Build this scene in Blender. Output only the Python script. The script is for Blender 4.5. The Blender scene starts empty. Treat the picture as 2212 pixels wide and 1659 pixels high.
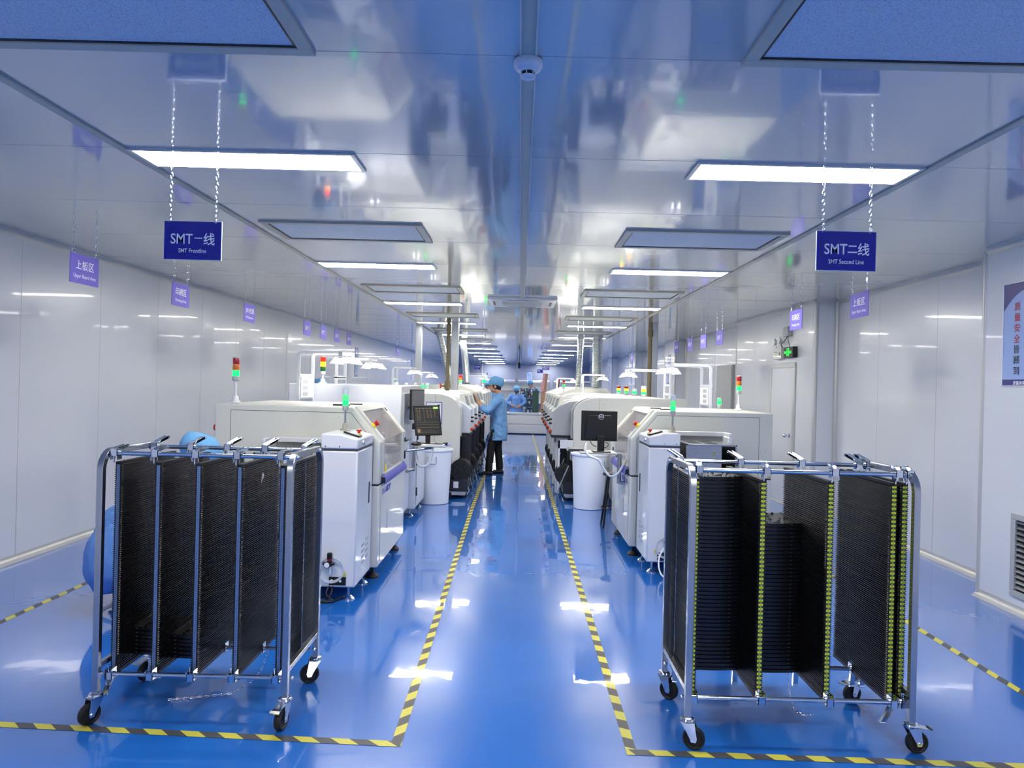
import bpy, bmesh, math, random
from mathutils import Vector, Matrix, Quaternion
random.seed(7)
PI = math.pi
SC = bpy.context.scene
COL = SC.collection
R = math.radians

# ------------------------------------------------------------------ camera, world, exposure
HC = 1.64                      # eye height
cam_d = bpy.data.cameras.new('camera')
cam_d.sensor_width = 36.0
cam_d.lens = 1500.0 / 2212.0 * 36.0
cam_d.shift_x = -18.0 / 2212.0
cam_d.clip_start = 0.05
cam_d.clip_end = 120
cam = bpy.data.objects.new('camera', cam_d)
COL.objects.link(cam)
cam.matrix_world = Matrix.Translation((0, 0, HC)) @ Matrix.Rotation(PI / 2, 4, 'X') @ Matrix.Rotation(0.0245, 4, 'Z')
SC.camera = cam
world = bpy.data.worlds.new('world')
SC.world = world
world.use_nodes = True
world.node_tree.nodes['Background'].inputs[0].default_value = (0.55, 0.65, 0.9, 1)
world.node_tree.nodes['Background'].inputs[1].default_value = 0.05
SC.view_settings.view_transform = 'Standard'
SC.view_settings.look = 'None'
SC.view_settings.exposure = 0.10
SC.view_settings.gamma = 1.0
SC.view_settings.use_curve_mapping = False
SC.cycles.use_denoising = True
SC.cycles.use_adaptive_sampling = True
SC.cycles.adaptive_threshold = 0.025
SC.cycles.max_bounces = 10
SC.cycles.diffuse_bounces = 5
SC.cycles.glossy_bounces = 5
SC.cycles.transmission_bounces = 6
SC.cycles.transparent_max_bounces = 10
SC.cycles.sample_clamp_indirect = 20.0
SC.cycles.caustics_reflective = False
SC.cycles.caustics_refractive = False
PANEL_LIGHT = 58.0             # emission of the ceiling light panels

# ------------------------------------------------------------------ materials
def lin(c):
    return tuple(((v / 12.92) if v <= 0.04045 else ((v + 0.055) / 1.055) ** 2.4) for v in c)

MATS = {}
def mat(name, rgb, rough=0.5, metal=0.0, coat=0.0, spec=0.5, emit=None, es=0.0, alpha=1.0, srgb=True,
        bump=None, var=0.0, trans=0.0, cr=0.05, aniso=0.0):
    """bump = (scale xyz, strength, distance); var = value variation of the colour"""
    if name in MATS:
        return MATS[name]
    m = bpy.data.materials.new(name)
    m.use_nodes = True
    nt = m.node_tree
    b = nt.nodes['Principled BSDF']
    c = lin(rgb) if srgb else rgb
    b.inputs['Base Color'].default_value = (*c, 1)
    b.inputs['Roughness'].default_value = rough
    b.inputs['Metallic'].default_value = metal
    b.inputs['Specular IOR Level'].default_value = spec
    b.inputs['Coat Weight'].default_value = coat
    b.inputs['Coat Roughness'].default_value = cr
    b.inputs['Alpha'].default_value = alpha
    b.inputs['Transmission Weight'].default_value = trans
    if emit is not None:
        b.inputs['Emission Color'].default_value = (*lin(emit), 1)
        b.inputs['Emission Strength'].default_value = es
    tc = nt.nodes.new('ShaderNodeTexCoord')
    if var > 0:
        n = nt.nodes.new('ShaderNodeTexNoise')
        n.inputs['Scale'].default_value = 3.0
        n.inputs['Detail'].default_value = 5
        nt.links.new(tc.outputs['Object'], n.inputs['Vector'])
        mx = nt.nodes.new('ShaderNodeMix'); mx.data_type = 'RGBA'
        mx.inputs[6].default_value = (*[v * (1 - var) for v in c], 1)
        mx.inputs[7].default_value = (*[min(1, v * (1 + var)) for v in c], 1)
        nt.links.new(n.outputs['Fac'], mx.inputs[0])
        nt.links.new(mx.outputs[2], b.inputs['Base Color'])
    if bump:
        mp = nt.nodes.new('ShaderNodeMapping')
        mp.inputs['Scale'].default_value = bump[0]
        n = nt.nodes.new('ShaderNodeTexNoise')
        n.inputs['Scale'].default_value = 1.0
        n.inputs['Detail'].default_value = 3
        bp = nt.nodes.new('ShaderNodeBump')
        bp.inputs['Strength'].default_value = bump[1]
        bp.inputs['Distance'].default_value = bump[2]
        nt.links.new(tc.outputs['Object'], mp.inputs['Vector'])
        nt.links.new(mp.outputs['Vector'], n.inputs['Vector'])
        nt.links.new(n.outputs['Fac'], bp.inputs['Height'])
        nt.links.new(bp.outputs['Normal'], b.inputs['Normal'])
        if coat:
            nt.links.new(bp.outputs['Normal'], b.inputs['Coat Normal'])
    MATS[name] = m
    return m

FLOOR_A = (0.012, 0.125, 0.50)
FLOOR_B = (0.017, 0.150, 0.57)
def floor_mat():
    m = bpy.data.materials.new('blue_epoxy_floor'); m.use_nodes = True
    nt = m.node_tree; b = nt.nodes['Principled BSDF']
    tc = nt.nodes.new('ShaderNodeTexCoord')
    n = nt.nodes.new('ShaderNodeTexNoise'); n.inputs['Scale'].default_value = 0.9; n.inputs['Detail'].default_value = 6
    nt.links.new(tc.outputs['Object'], n.inputs['Vector'])
    cr = nt.nodes.new('ShaderNodeValToRGB')
    cr.color_ramp.elements[0].position = 0.3; cr.color_ramp.elements[0].color = (*FLOOR_A, 1)
    cr.color_ramp.elements[1].position = 0.75; cr.color_ramp.elements[1].color = (*FLOOR_B, 1)
    nt.links.new(n.outputs['Fac'], cr.inputs[0]); nt.links.new(cr.outputs[0], b.inputs['Base Color'])
    b.inputs['Roughness'].default_value = 0.22
    b.inputs['Specular IOR Level'].default_value = 0.3
    b.inputs['Coat Weight'].default_value = 1.0
    b.inputs['Coat Roughness'].default_value = 0.025
    # long waves of the poured coat plus faint scuffs
    n2 = nt.nodes.new('ShaderNodeTexNoise'); n2.inputs['Scale'].default_value = 3.5; n2.inputs['Detail'].default_value = 2.5
    nt.links.new(tc.outputs['Object'], n2.inputs['Vector'])
    bp = nt.nodes.new('ShaderNodeBump'); bp.inputs['Strength'].default_value = 0.35; bp.inputs['Distance'].default_value = 0.0035
    nt.links.new(n2.outputs['Fac'], bp.inputs['Height'])
    nt.links.new(bp.outputs['Normal'], b.inputs['Coat Normal'])
    nt.links.new(bp.outputs['Normal'], b.inputs['Normal'])
    return m


def panel_mat(name, rgb, rough, scale, strength, dist, coat=0.0, spec=0.5, metal=0.0, r2=None):
    return mat(name, rgb, rough=rough, coat=coat, spec=spec, metal=metal, bump=(scale, strength, dist), cr=0.04)

M_FLOOR = floor_mat()
M_CEIL = panel_mat('white_steel_ceiling_panel', (0.77, 0.77, 0.76), 0.10, (0.7, 9.0, 1.0), 0.22, 0.0022, coat=0.6, spec=0.9)
M_WALL = panel_mat('white_steel_wall_panel', (0.87, 0.88, 0.90), 0.24, (2.0, 6.0, 0.5), 0.20, 0.003, coat=0.25, spec=0.7)
M_WALLF = panel_mat('grey_blue_end_wall_panel', (0.52, 0.55, 0.64), 0.35, (2.0, 6.0, 0.5), 0.15, 0.003)
M_TRIM = mat('aluminium_trim', (0.80, 0.80, 0.79), 0.38, metal=0.35)
M_CTRIM = mat('grey_ceiling_trim', (0.74, 0.72, 0.66), 0.45)
M_LIGHT = mat('light_panel_diffuser', (0.95, 0.95, 0.95), 0.6, emit=(1.0, 0.985, 0.95), es=PANEL_LIGHT)
M_LFRAME = mat('light_frame', (0.75, 0.77, 0.8), 0.35, metal=0.5)
M_WHITE = mat('white_machine_paint', (0.83, 0.83, 0.80), 0.38, coat=0.35, var=0.02)
M_CREAM = mat('cream_machine_paint', (0.84, 0.84, 0.80), 0.38, coat=0.3, var=0.02)
M_LOADW = mat('cool_white_paint', (0.85, 0.86, 0.88), 0.32, coat=0.4, var=0.02)
M_GREY = mat('grey_machine_paint', (0.68, 0.69, 0.70), 0.45)
M_DGREY = mat('dark_grey_paint', (0.25, 0.26, 0.29), 0.5)
M_GAP = mat('dark_seam', (0.16, 0.17, 0.19), 0.7)
M_BLACK = mat('black_plastic', (0.045, 0.047, 0.055), 0.42)
M_COMB = mat('black_antistatic_plastic', (0.10, 0.10, 0.115), 0.30, spec=0.7, var=0.2)
M_NAVY = mat('blue_black_cart_paint', (0.10, 0.11, 0.16), 0.45)
M_RUB = mat('black_rubber', (0.05, 0.05, 0.055), 0.55)
M_CHROME = mat('chromed_steel', (0.86, 0.88, 0.90), 0.13, metal=1.0)
M_STEEL = mat('brushed_steel', (0.70, 0.71, 0.73), 0.26, metal=1.0)
M_GALV = mat('galvanised_steel', (0.72, 0.74, 0.76), 0.36, metal=0.9, var=0.18)
M_FOIL = mat('aluminium_foil_duct', (0.86, 0.88, 0.89), 0.24, metal=0.9)
M_BROWN = mat('olive_brown_pipe', (0.46, 0.42, 0.32), 0.45)
M_BINW = mat('white_bin_plastic', (0.94, 0.95, 0.97), 0.35, spec=0.5)
M_SIGNB = mat('royal_blue_sign', (0.04, 0.05, 0.60), 0.22, coat=0.5)
M_SIGNL = mat('lavender_sign', (0.47, 0.43, 0.80), 0.6, spec=0.25)
M_TEXTW = mat('white_lettering', (0.96, 0.96, 1.0), 0.5)
M_TEXTK = mat('black_lettering', (0.05, 0.06, 0.12), 0.5)
M_TEXTR = mat('red_lettering', (0.72, 0.10, 0.20), 0.5)
M_SIGNEDGE = mat('clear_acrylic_edge', (0.85, 0.88, 0.95), 0.2)
M_YEL = mat('yellow_tape', (0.80, 0.77, 0.28), 0.5, coat=0.2)
M_TBLK = mat('charcoal_tape', (0.27, 0.27, 0.28), 0.5, coat=0.2)
M_STRIPY = mat('yellow_slot_label', (0.88, 0.86, 0.16), 0.4)
M_STRIPG = mat('green_slot_label', (0.05, 0.30, 0.22), 0.4)
M_STRIPB = mat('pale_blue_slot_label', (0.50, 0.60, 0.74), 0.28, metal=0.45)
M_NUMD = mat('dark_numbers', (0.03, 0.06, 0.16), 0.5)
M_NUMY = mat('pale_numbers', (0.75, 0.85, 0.55), 0.5)
M_RED = mat('red_plastic', (0.78, 0.12, 0.10), 0.35)
M_ORANGE = mat('orange_switch', (0.85, 0.25, 0.10), 0.4)
M_BLUEP = mat('violet_blue_grip', (0.33, 0.34, 0.70), 0.35)
M_BLUEM = mat('blue_mat', (0.13, 0.22, 0.65), 0.5)
M_YELS = mat('yellow_sticker', (0.93, 0.86, 0.20), 0.5)
M_PAPER = mat('white_paper', (0.93, 0.93, 0.95), 0.6)
M_PBLUE = mat('poster_blue', (0.14, 0.15, 0.50), 0.3, coat=0.4)
M_PLIGHT = mat('poster_light_blue', (0.60, 0.71, 0.92), 0.3, coat=0.4)
M_COAT = mat('blue_smock_cloth', (0.42, 0.60, 0.80), 0.75, spec=0.2, bump=((14, 14, 14), 0.5, 0.012))
M_COATD = mat('deep_blue_smock_cloth', (0.40, 0.57, 0.82), 0.7, spec=0.25, bump=((14, 14, 14), 0.5, 0.012))
M_CAP = mat('blue_bouffant_cap', (0.40, 0.62, 0.80), 0.7, spec=0.2, bump=((30, 30, 30), 0.8, 0.01))
M_TROU = mat('black_trousers', (0.07, 0.07, 0.085), 0.75)
M_SKIN = mat('skin', (0.70, 0.52, 0.42), 0.55)
M_HAIR = mat('black_hair', (0.05, 0.04, 0.04), 0.5)
M_EYE = mat('dark_eye', (0.04, 0.03, 0.03), 0.2)
M_SHOE = mat('dark_shoe', (0.13, 0.12, 0.13), 0.5)
M_SCRK = mat('dark_screen', (0.10, 0.11, 0.12), 0.25, emit=(0.30, 0.30, 0.26), es=0.35)
M_SCRT = mat('screen_traces', (0.5, 0.42, 0.3), 0.4, emit=(0.72, 0.55, 0.38), es=0.35)
M_SCRG = mat('screen_green', (0.6, 0.8, 0.4), 0.4, emit=(0.62, 0.80, 0.42), es=0.8)
M_SCRGREY = mat('grey_panel_screen', (0.55, 0.58, 0.60), 0.3)
M_REDL = mat('unlit_red_lens', (0.62, 0.03, 0.08), 0.15, coat=0.6)
M_AMBL = mat('unlit_amber_lens', (0.85, 0.45, 0.05), 0.15, coat=0.6)
M_GRNL = mat('unlit_green_lens', (0.04, 0.38, 0.10), 0.15, coat=0.6)
M_GRNON = mat('lit_green_lens', (0.1, 0.9, 0.4), 0.2, emit=(0.06, 1.0, 0.36), es=2.2)
M_AMBON = mat('lit_amber_lens', (1.0, 0.6, 0.1), 0.2, emit=(1.0, 0.55, 0.08), es=5.0)
M_GRNCL = mat('glowing_clear_green', (0.35, 0.85, 0.5), 0.2, emit=(0.25, 0.8, 0.42), es=0.7)
M_REDON = mat('glowing_red_lens', (1.0, 0.15, 0.05), 0.2, emit=(1.0, 0.15, 0.06), es=1.6)
M_CLEAR = mat('clear_lens', (0.85, 0.90, 0.92), 0.2, alpha=0.75)
M_LAMPW = mat('white_lamp_hood', (0.93, 0.94, 0.96), 0.4, emit=(1, 1, 1), es=0.05)
M_TUBE = mat('lit_tube', (1, 1, 1), 0.4, emit=(1, 1, 1), es=5.0)
M_GLASS = mat('smoky_clear_window', (0.90, 0.86, 0.86), 0.06, alpha=0.30, coat=1.0, cr=0.03)
M_HOSE = mat('clear_hose', (0.85, 0.88, 0.92), 0.2, alpha=0.55)
M_EXIT = mat('exit_green', (0.1, 0.9, 0.2), 0.4, emit=(0.15, 0.95, 0.30), es=1.6)
M_MESHF = mat('filter_mesh', (0.55, 0.60, 0.70), 0.6)
M_GREENF = mat('green_rack_paint', (0.12, 0.30, 0.25), 0.5)
M_COPPER = mat('brown_board_edges', (0.72, 0.54, 0.42), 0.5, var=0.2)
M_PINK = mat('pink_board_top', (0.90, 0.66, 0.68), 0.5)
M_MAROON = mat('maroon_boards', (0.42, 0.20, 0.18), 0.5)
M_PURP = mat('mixed_reels', (0.30, 0.26, 0.36), 0.5, var=0.4)

def mesh_filter_mat():
    m = MATS['filter_mesh']; nt = m.node_tree; b = nt.nodes['Principled BSDF']
    tc = nt.nodes.new('ShaderNodeTexCoord')
    v = nt.nodes.new('ShaderNodeTexVoronoi'); v.inputs['Scale'].default_value = 150
    nt.links.new(tc.outputs['Object'], v.inputs['Vector'])
    cr = nt.nodes.new('ShaderNodeValToRGB')
    cr.color_ramp.elements[0].position = 0.25; cr.color_ramp.elements[0].color = (*lin((0.66, 0.70, 0.76)), 1)
    cr.color_ramp.elements[1].position = 0.45; cr.color_ramp.elements[1].color = (*lin((0.80, 0.83, 0.86)), 1)
    nt.links.new(v.outputs['Distance'], cr.inputs[0]); nt.links.new(cr.outputs[0], b.inputs['Base Color'])
mesh_filter_mat()

# ------------------------------------------------------------------ glyphs
_GL = {}
def glyphs(text, bold=0.0):
    key = (text, bold)
    if key in _GL:
        return _GL[key]
    cu = bpy.data.curves.new('glyph', 'FONT')
    cu.body = text; cu.size = 1.0; cu.resolution_u = 3; cu.offset = bold
    o = bpy.data.objects.new('glyph', cu)
    COL.objects.link(o)
    dg = bpy.context.evaluated_depsgraph_get()
    me = bpy.data.meshes.new_from_object(o.evaluated_get(dg))
    vs = [(v.co.x, v.co.y) for v in me.vertices]
    fs = [tuple(p.vertices) for p in me.polygons]
    bpy.data.meshes.remove(me)
    bpy.data.objects.remove(o); bpy.data.curves.remove(cu)
    if not vs:
        vs = [(0, 0)]
    x0 = min(v[0] for v in vs); x1 = max(v[0] for v in vs); y0 = min(v[1] for v in vs); y1 = max(v[1] for v in vs)
    _GL[key] = (vs, fs, (x0, x1, y0, y1))
    return _GL[key]

# ------------------------------------------------------------------ mesh builder
ORI = {}
class MB:
    def __init__(s):
        s.v = []; s.f = []; s.mi = []
    def add(s, vs, fs, m=0):
        b = len(s.v); s.v += [tuple(p) for p in vs]
        for f in fs:
            s.f.append(tuple(b + i for i in f)); s.mi.append(m)
        return s
    def box(s, x0, x1, y0, y1, z0, z1, m=0):
        if x0 > x1: x0, x1 = x1, x0
        if y0 > y1: y0, y1 = y1, y0
        vs = [(x, y, z) for z in (z0, z1) for y in (y0, y1) for x in (x0, x1)]
        return s.add(vs, [(0, 2, 3, 1), (4, 5, 7, 6), (0, 1, 5, 4), (2, 6, 7, 3), (0, 4, 6, 2), (1, 3, 7, 5)], m)
    def obox(s, c, ax, ay, az, hx, hy, hz, m=0):
        """box with arbitrary axes"""
        c = Vector(c); ax = Vector(ax).normalized() * hx; ay = Vector(ay).normalized() * hy; az = Vector(az).normalized() * hz
        vs = [c + ax * i + ay * j + az * k for k in (-1, 1) for j in (-1, 1) for i in (-1, 1)]
        return s.add(vs, [(0, 2, 3, 1), (4, 5, 7, 6), (0, 1, 5, 4), (2, 6, 7, 3), (0, 4, 6, 2), (1, 3, 7, 5)], m)
    def prism(s, poly, axis, a0, a1, m=0):
        def P(p, a):
            return {'y': (p[0], a, p[1]), 'x': (a, p[0], p[1]), 'z': (p[0], p[1], a)}[axis]
        n = len(poly)
        vs = [P(p, a0) for p in poly] + [P(p, a1) for p in poly]
        fs = [tuple(range(n)), tuple(range(2 * n - 1, n - 1, -1))]
        fs += [(i, (i + 1) % n, n + (i + 1) % n, n + i) for i in range(n)]
        return s.add(vs, fs, m)
    def rings(s, rs, closed=True, m=0, loop=False):
        n = len(rs[0]); vs = [p for r in rs for p in r]; fs = []
        k = len(rs)
        for i in range(k - 1 + (1 if loop else 0)):
            a = i * n; b = ((i + 1) % k) * n
            for j in range(n):
                fs.append((a + j, a + (j + 1) % n, b + (j + 1) % n, b + j))
        if closed and not loop:
            fs.append(tuple(range(n - 1, -1, -1))); fs.append(tuple((k - 1) * n + j for j in range(n)))
        return s.add(vs, fs, m)
    def tube(s, pts, r, n=10, m=0, sq=False, loop=False):
        pts = [Vector(p) for p in pts]; k = len(pts)
        rad = r if isinstance(r, (list, tuple)) else [r] * k
        rs = []; up = None
        for i, p in enumerate(pts):
            if loop: t = pts[(i + 1) % k] - pts[i - 1]
            else: t = pts[min(i + 1, k - 1)] - pts[max(i - 1, 0)]
            if t.length < 1e-9: t = Vector((0, 0, 1))
            t.normalize()
            if up is None:
                up = Vector((1, 0, 0)) if abs(t.x) < 0.9 else Vector((0, 1, 0))
                if sq and abs(t.x) < 0.5: up = Vector((1, 0, 0))
            up = (up - t * up.dot(t))
            if up.length < 1e-6: up = Vector((0, 0, 1)) - t * t.z
            up.normalize(); w = t.cross(up)
            if sq:
                rr = rad[i]
                c = 0.86
                off = [(1, c), (c, 1), (-c, 1), (-1, c), (-1, -c), (-c, -1), (c, -1), (1, -c)]
                rs.append([p + up * (a * rr) + w * (b * rr) for a, b in off])
            else:
                rs.append([p + up * (math.cos(2 * PI * j / n) * rad[i]) + w * (math.sin(2 * PI * j / n) * rad[i]) for j in range(n)])
        return s.rings(rs, m=m, loop=loop)
    def hose(s, pts, r, n=8, m=0, k=5):
        P = [Vector(p) for p in pts]; P = [P[0] * 2 - P[1]] + P + [P[-1] * 2 - P[-2]]; out = []
        for i in range(1, len(P) - 2):
            for j in range(k):
                t = j / k; a, b, c, d = P[i - 1], P[i], P[i + 1], P[i + 2]
                out.append(.5 * ((2 * b) + (c - a) * t + (2 * a - 5 * b + 4 * c - d) * t * t + (3 * b - a - 3 * c + d) * t ** 3))
        out.append(P[-2])
        return s.tube(out, r, n=n, m=m)
    def cyl(s, p0, p1, r0, r1=None, n=18, m=0):
        return s.tube([p0, p1], [r0, r0 if r1 is None else r1], n=n, m=m)
    def lathe(s, prof, c, n=28, m=0, axis='z', close=True):
        rs = []
        for r_, h in prof:
            ring = []
            for j in range(n):
                a = 2 * PI * j / n; x, y = r_ * math.cos(a), r_ * math.sin(a)
                if axis == 'z': p = (c[0] + x, c[1] + y, c[2] + h)
                elif axis == 'x': p = (c[0] + h, c[1] + x, c[2] + y)
                else: p = (c[0] + x, c[1] + h, c[2] + y)
                ring.append(p)
            rs.append(ring)
        return s.rings(rs, m=m, closed=close)
    def ball(s, c, r, k=(1, 1, 1), n=16, h=10, m=0, rot=None):
        rs = []
        for i in range(h + 1):
            t = PI * i / h
            rr = max(math.sin(t), 0.02)
            ring = []
            for j in range(n):
                v = Vector((rr * math.cos(2 * PI * j / n) * r * k[0], rr * math.sin(2 * PI * j / n) * r * k[1], -math.cos(t) * r * k[2]))
                if rot is not None: v = rot @ v
                ring.append(Vector(c) + v)
            rs.append(ring)
        return s.rings(rs, m=m)
    def quad(s, a, b, c, d, m=0):
        return s.add([a, b, c, d], [(0, 1, 2, 3)], m)
    def text(s, t, o, ux, uy, h, m=0, bold=0.012, align='c', wmax=None, xs=1.0, lift=0.001, cjk=False):
        """lettering of cap height h, centred at o (align c) or starting there (l); ux right, uy up"""
        vs, fs, bb = glyphs(t, bold)
        ux = Vector(ux).normalized(); uy = Vector(uy).normalized(); nz = ux.cross(uy)
        ref = (0.92 if cjk else 0.70)
        k = h / ref
        w = (bb[1] - bb[0]) * k * xs
        if wmax and w > wmax: xs *= wmax / w; w = wmax
        cx = (bb[0] + bb[1]) / 2 if align == 'c' else bb[0]
        cy = (bb[2] + bb[3]) / 2 if cjk else 0.35
        o = Vector(o) + nz * lift
        s.add([o + ux * ((x - cx) * k * xs) + uy * ((y - cy) * k) for x, y in vs], fs, m)
        return s
    def build(s, name, mats, parent=None, bevel=0.0, smooth=35, origin=None, seg=2, kind=None, label=None, recalc=True):
        if not isinstance(mats, (list, tuple)): mats = [mats]
        if parent is not None: origin = ORI[parent.name]
        if origin is None:
            xs = [v[0] for v in s.v]; ys = [v[1] for v in s.v]; zs = [v[2] for v in s.v]
            origin = ((min(xs) + max(xs)) / 2, (min(ys) + max(ys)) / 2, min(zs))
        ox, oy, oz = origin
        me = bpy.data.meshes.new(name)
        me.from_pydata([(v[0] - ox, v[1] - oy, v[2] - oz) for v in s.v], [], s.f)
        for mt in mats: me.materials.append(mt)
        me.polygons.foreach_set('material_index', s.mi)
        if recalc:
            bm = bmesh.new(); bm.from_mesh(me)
            bmesh.ops.recalc_face_normals(bm, faces=bm.faces)
            bm.to_mesh(me); bm.free()
        if smooth:
            me.polygons.foreach_set('use_smooth', [True] * len(me.polygons))
            me.set_sharp_from_angle(angle=R(smooth))
        me.update()
        o = bpy.data.objects.new(name, me)
        COL.objects.link(o)
        if parent is not None:
            o.parent = parent
            ORI[o.name] = origin
        else:
            o.location = origin
            ORI[o.name] = origin
        if bevel:
            b = o.modifiers.new('bevel', 'BEVEL'); b.width = bevel; b.segments = seg; b.limit_method = 'ANGLE'; b.angle_limit = R(40)
        if kind: o['kind'] = kind
        if label: o['label'] = label
        return o

def thing(name, label, cat, loc, group=None):
    o = bpy.data.objects.new(name, None); COL.objects.link(o)
    o.location = loc; o.empty_display_size = 0.1
    o['label'] = label; o['category'] = cat
    if group: o['group'] = group
    ORI[o.name] = tuple(loc)
    return o
def tag(o, label, cat, group=None):
    o['label'] = label; o['category'] = cat
    if group: o['group'] = group
    return o
def dup(root, loc, rz=0.0, label=None, group=None):
    def cp(src, par):
        c = src.copy(); COL.objects.link(c); c.parent = par
        for ch in [x for x in list(bpy.data.objects) if x.parent == src and x != c]:
            cp(ch, c)
        return c
    c = cp(root, None)
    c.location = loc; c.rotation_euler = (0, 0, rz)
    if label: c['label'] = label
    if group: c['group'] = group
    return c
def struct(name, mb, mats, **k):
    return mb.build(name, mats, kind='structure', **k)

# ================================================================== THE ROOM
ZC = 2.84
XL, XR, XN = -4.35, 4.16, 3.80       # left wall, right wall, nearer faces on the right
YB, YF = -5.0, 42.0
struct('floor', MB().box(XL - .1, XR + .1, YB, YF, -0.1, 0.0), M_FLOOR, origin=(0, 0, 0), smooth=0)
struct('ceiling', MB().box(XL - .1, XR + .1, YB, YF, ZC, ZC + .1), M_CEIL, origin=(0, 0, ZC), smooth=0)
struct('wall_left', MB().box(XL - .1, XL, YB, YF, 0, ZC), M_WALL, origin=(XL, 0, 0), smooth=0)
struct('wall_right', MB().box(XR, XR + .1, YB, YF, 0, ZC), M_WALL, origin=(XR, 0, 0), smooth=0)
struct('wall_back', MB().box(XL, XR, YF, YF + .1, 0, ZC), M_WALLF, origin=(0, YF, 0), smooth=0)
struct('wall_front', MB().box(XL, XR, YB - .1, YB, 0, ZC), M_WALL, origin=(0, YB, 0), smooth=0)
# boxed-out stretches of the right wall
boxed = [(YB, 5.72), (9.14, 12.5), (17.45, 18.7), (23.45, 24.9), (29.5, 30.9), (35.5, 36.9)]
for i, (a, b) in enumerate(boxed):
    xn = XN if i == 0 else 3.87
    struct('wall_right_bay', MB().box(xn, XR, a, b, 0, ZC), M_WALL, origin=(xn, 0, 0), smooth=0)
# panel seams
tn = [1]
def trim(mb, mats, **k):
    o = struct('trim_%d' % tn[0], mb, mats, **k); tn[0] += 1; return o
seam = MB(); y = 2.54 - 1.135 * 6
while y < YF:
    seam.box(XL, XR, y - .0009, y + .0009, ZC - .0006, ZC)
    y += 1.135
trim(seam, mat('fine_grey_seam', (0.50, 0.52, 0.55), 0.5), smooth=0)
seam = MB(); y = 6.03 - 1.14 * 9
while y < YF:
    seam.box(XL, XL + .0015, y - .0025, y + .0025, 0.05, ZC - .05)
    y += 1.14
y = 6.95 - 1.135 * 9
while y < YF:
    x = XR
    for i, (a, b) in enumerate(boxed):
        if a < y < b: x = XN if i == 0 else 3.87
    seam.box(x, x - .0015, y - .0025, y + .0025, 0.05, ZC - .05)
    y += 1.135
trim(seam, M_TRIM, smooth=0)
for x in (-2.14, 2.15):
    trim(MB().box(x - .022, x + .022, YB, YF, ZC - .012, ZC), M_CTRIM, bevel=.003)
cm = MB().box(-.025, .025, YB, YF, ZC - .006, ZC)
cm.box(-.031, -.025, YB, YF, ZC - .012, ZC, 1).box(.025, .031, YB, YF, ZC - .012, ZC, 1)
trim(cm, [M_CTRIM, M_TRIM], smooth=0)
# cove mouldings
def cove(prof_sign, x, z, zs, y0, y1, r=.055):
    p = [(x, z)]
    for k in range(7):
        a = PI / 2 * k / 6
        p.append((x + prof_sign * r * (1 - math.sin(a)), z + zs * r * (1 - math.cos(a))))
    p[1] = (x + prof_sign * r, z)
    return MB().prism(p, 'y', y0, y1)
bn = {}
for nm, x, sg, y0, y1 in [('left', XL, 1, YB, YF)]:
    struct('baseboard_left', cove(1, XL, 0, 1, YB, YF), M_TRIM)
    trim(cove(1, XL, ZC, -1, YB, YF), M_TRIM)
segs = []
yy = YB
for i, (a, b) in enumerate(boxed):
    xn = XN if i == 0 else 3.87
    if a > yy: segs.append((XR, yy, a))
    segs.append((xn, a, b)); yy = b
segs.append((XR, yy, YF))
for x, a, b in segs:
    e = .05 if x != XR else 0
    struct('baseboard_right', cove(-1, x, 0, 1, a - e * 0, b + e * 0), M_TRIM)
    trim(cove(-1, x, ZC, -1, a, b), M_TRIM)
# coves on the short cross faces and rounded posts on the corners
for i, (a, b) in enumerate(boxed):
    xn = XN if i == 0 else 3.87
    for yy, sy in ((a, -1), (b, 1)):
        if yy <= YB: continue
        for z, zs in ((0, 1), (ZC, -1)):
            p = [(yy, z), (yy + sy * .055, z)]
            for k in range(1, 7):
                t = PI / 2 * k / 6
                p.append((yy + sy * .055 * (1 - math.sin(t)), z + zs * .055 * (1 - math.cos(t))))
            trim(MB().prism(p, 'x', xn, XR), M_TRIM)
        trim(MB().cyl((xn + .012, yy - sy * .012, .02), (xn + .012, yy - sy * .012, ZC - .02), .026, n=14), M_TRIM)
        trim(MB().cyl((XR - .0, yy + sy * .0, .02), (XR - .0, yy + sy * .0, ZC - .02), .045, n=14), M_TRIM)
struct('baseboard_back', MB().box(XL, XR, YF - .03, YF, 0, .06), M_TRIM)
trim(MB().box(XL, XR, YF - .05, YF, ZC - .05, ZC), M_GREY)
trim(MB().box(-1.3, .75, 13.88, 13.90, 0, .0012), M_GREY, smooth=0)
trim(MB().cyl((-2.35, YF - .03, 0), (-2.35, YF - .03, ZC), .03), M_GREY)

# door in the right wall
dm = MB().box(3.85, 3.868, 9.82, 10.64, .02, 1.97)
d1 = struct('door_1', dm, M_WALL, bevel=.003)
fr = MB().box(3.845, 3.87, 9.75, 9.82, 0, 1.97).box(3.845, 3.87, 10.64, 10.71, 0, 1.97).box(3.845, 3.87, 9.75, 10.71, 1.97, 2.04)
fr.build('door_frame', M_TRIM, parent=d1, bevel=.004)
kn = MB().cyl((3.85, 9.90, 1.0), (3.80, 9.90, 1.0), .012).ball((3.785, 9.90, 1.0), .028).lathe([(.032, 0), (.03, -.008)], (3.852, 9.90, 1.0), axis='x')
kn.build('door_knob', M_CHROME, parent=d1)
# far door frame on the back wall
d2 = struct('door_2', MB().box(-3.38, -2.06, YF - .02, YF, 0, 2.16), M_WALL, smooth=0)
MB().box(-3.45, -3.38, YF - .05, YF, 0, 2.24).box(-2.06, -1.99, YF - .05, YF, 0, 2.24).box(-3.45, -1.99, YF - .05, YF, 2.16, 2.24).build('door_frame', M_TRIM, parent=d2)

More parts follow.
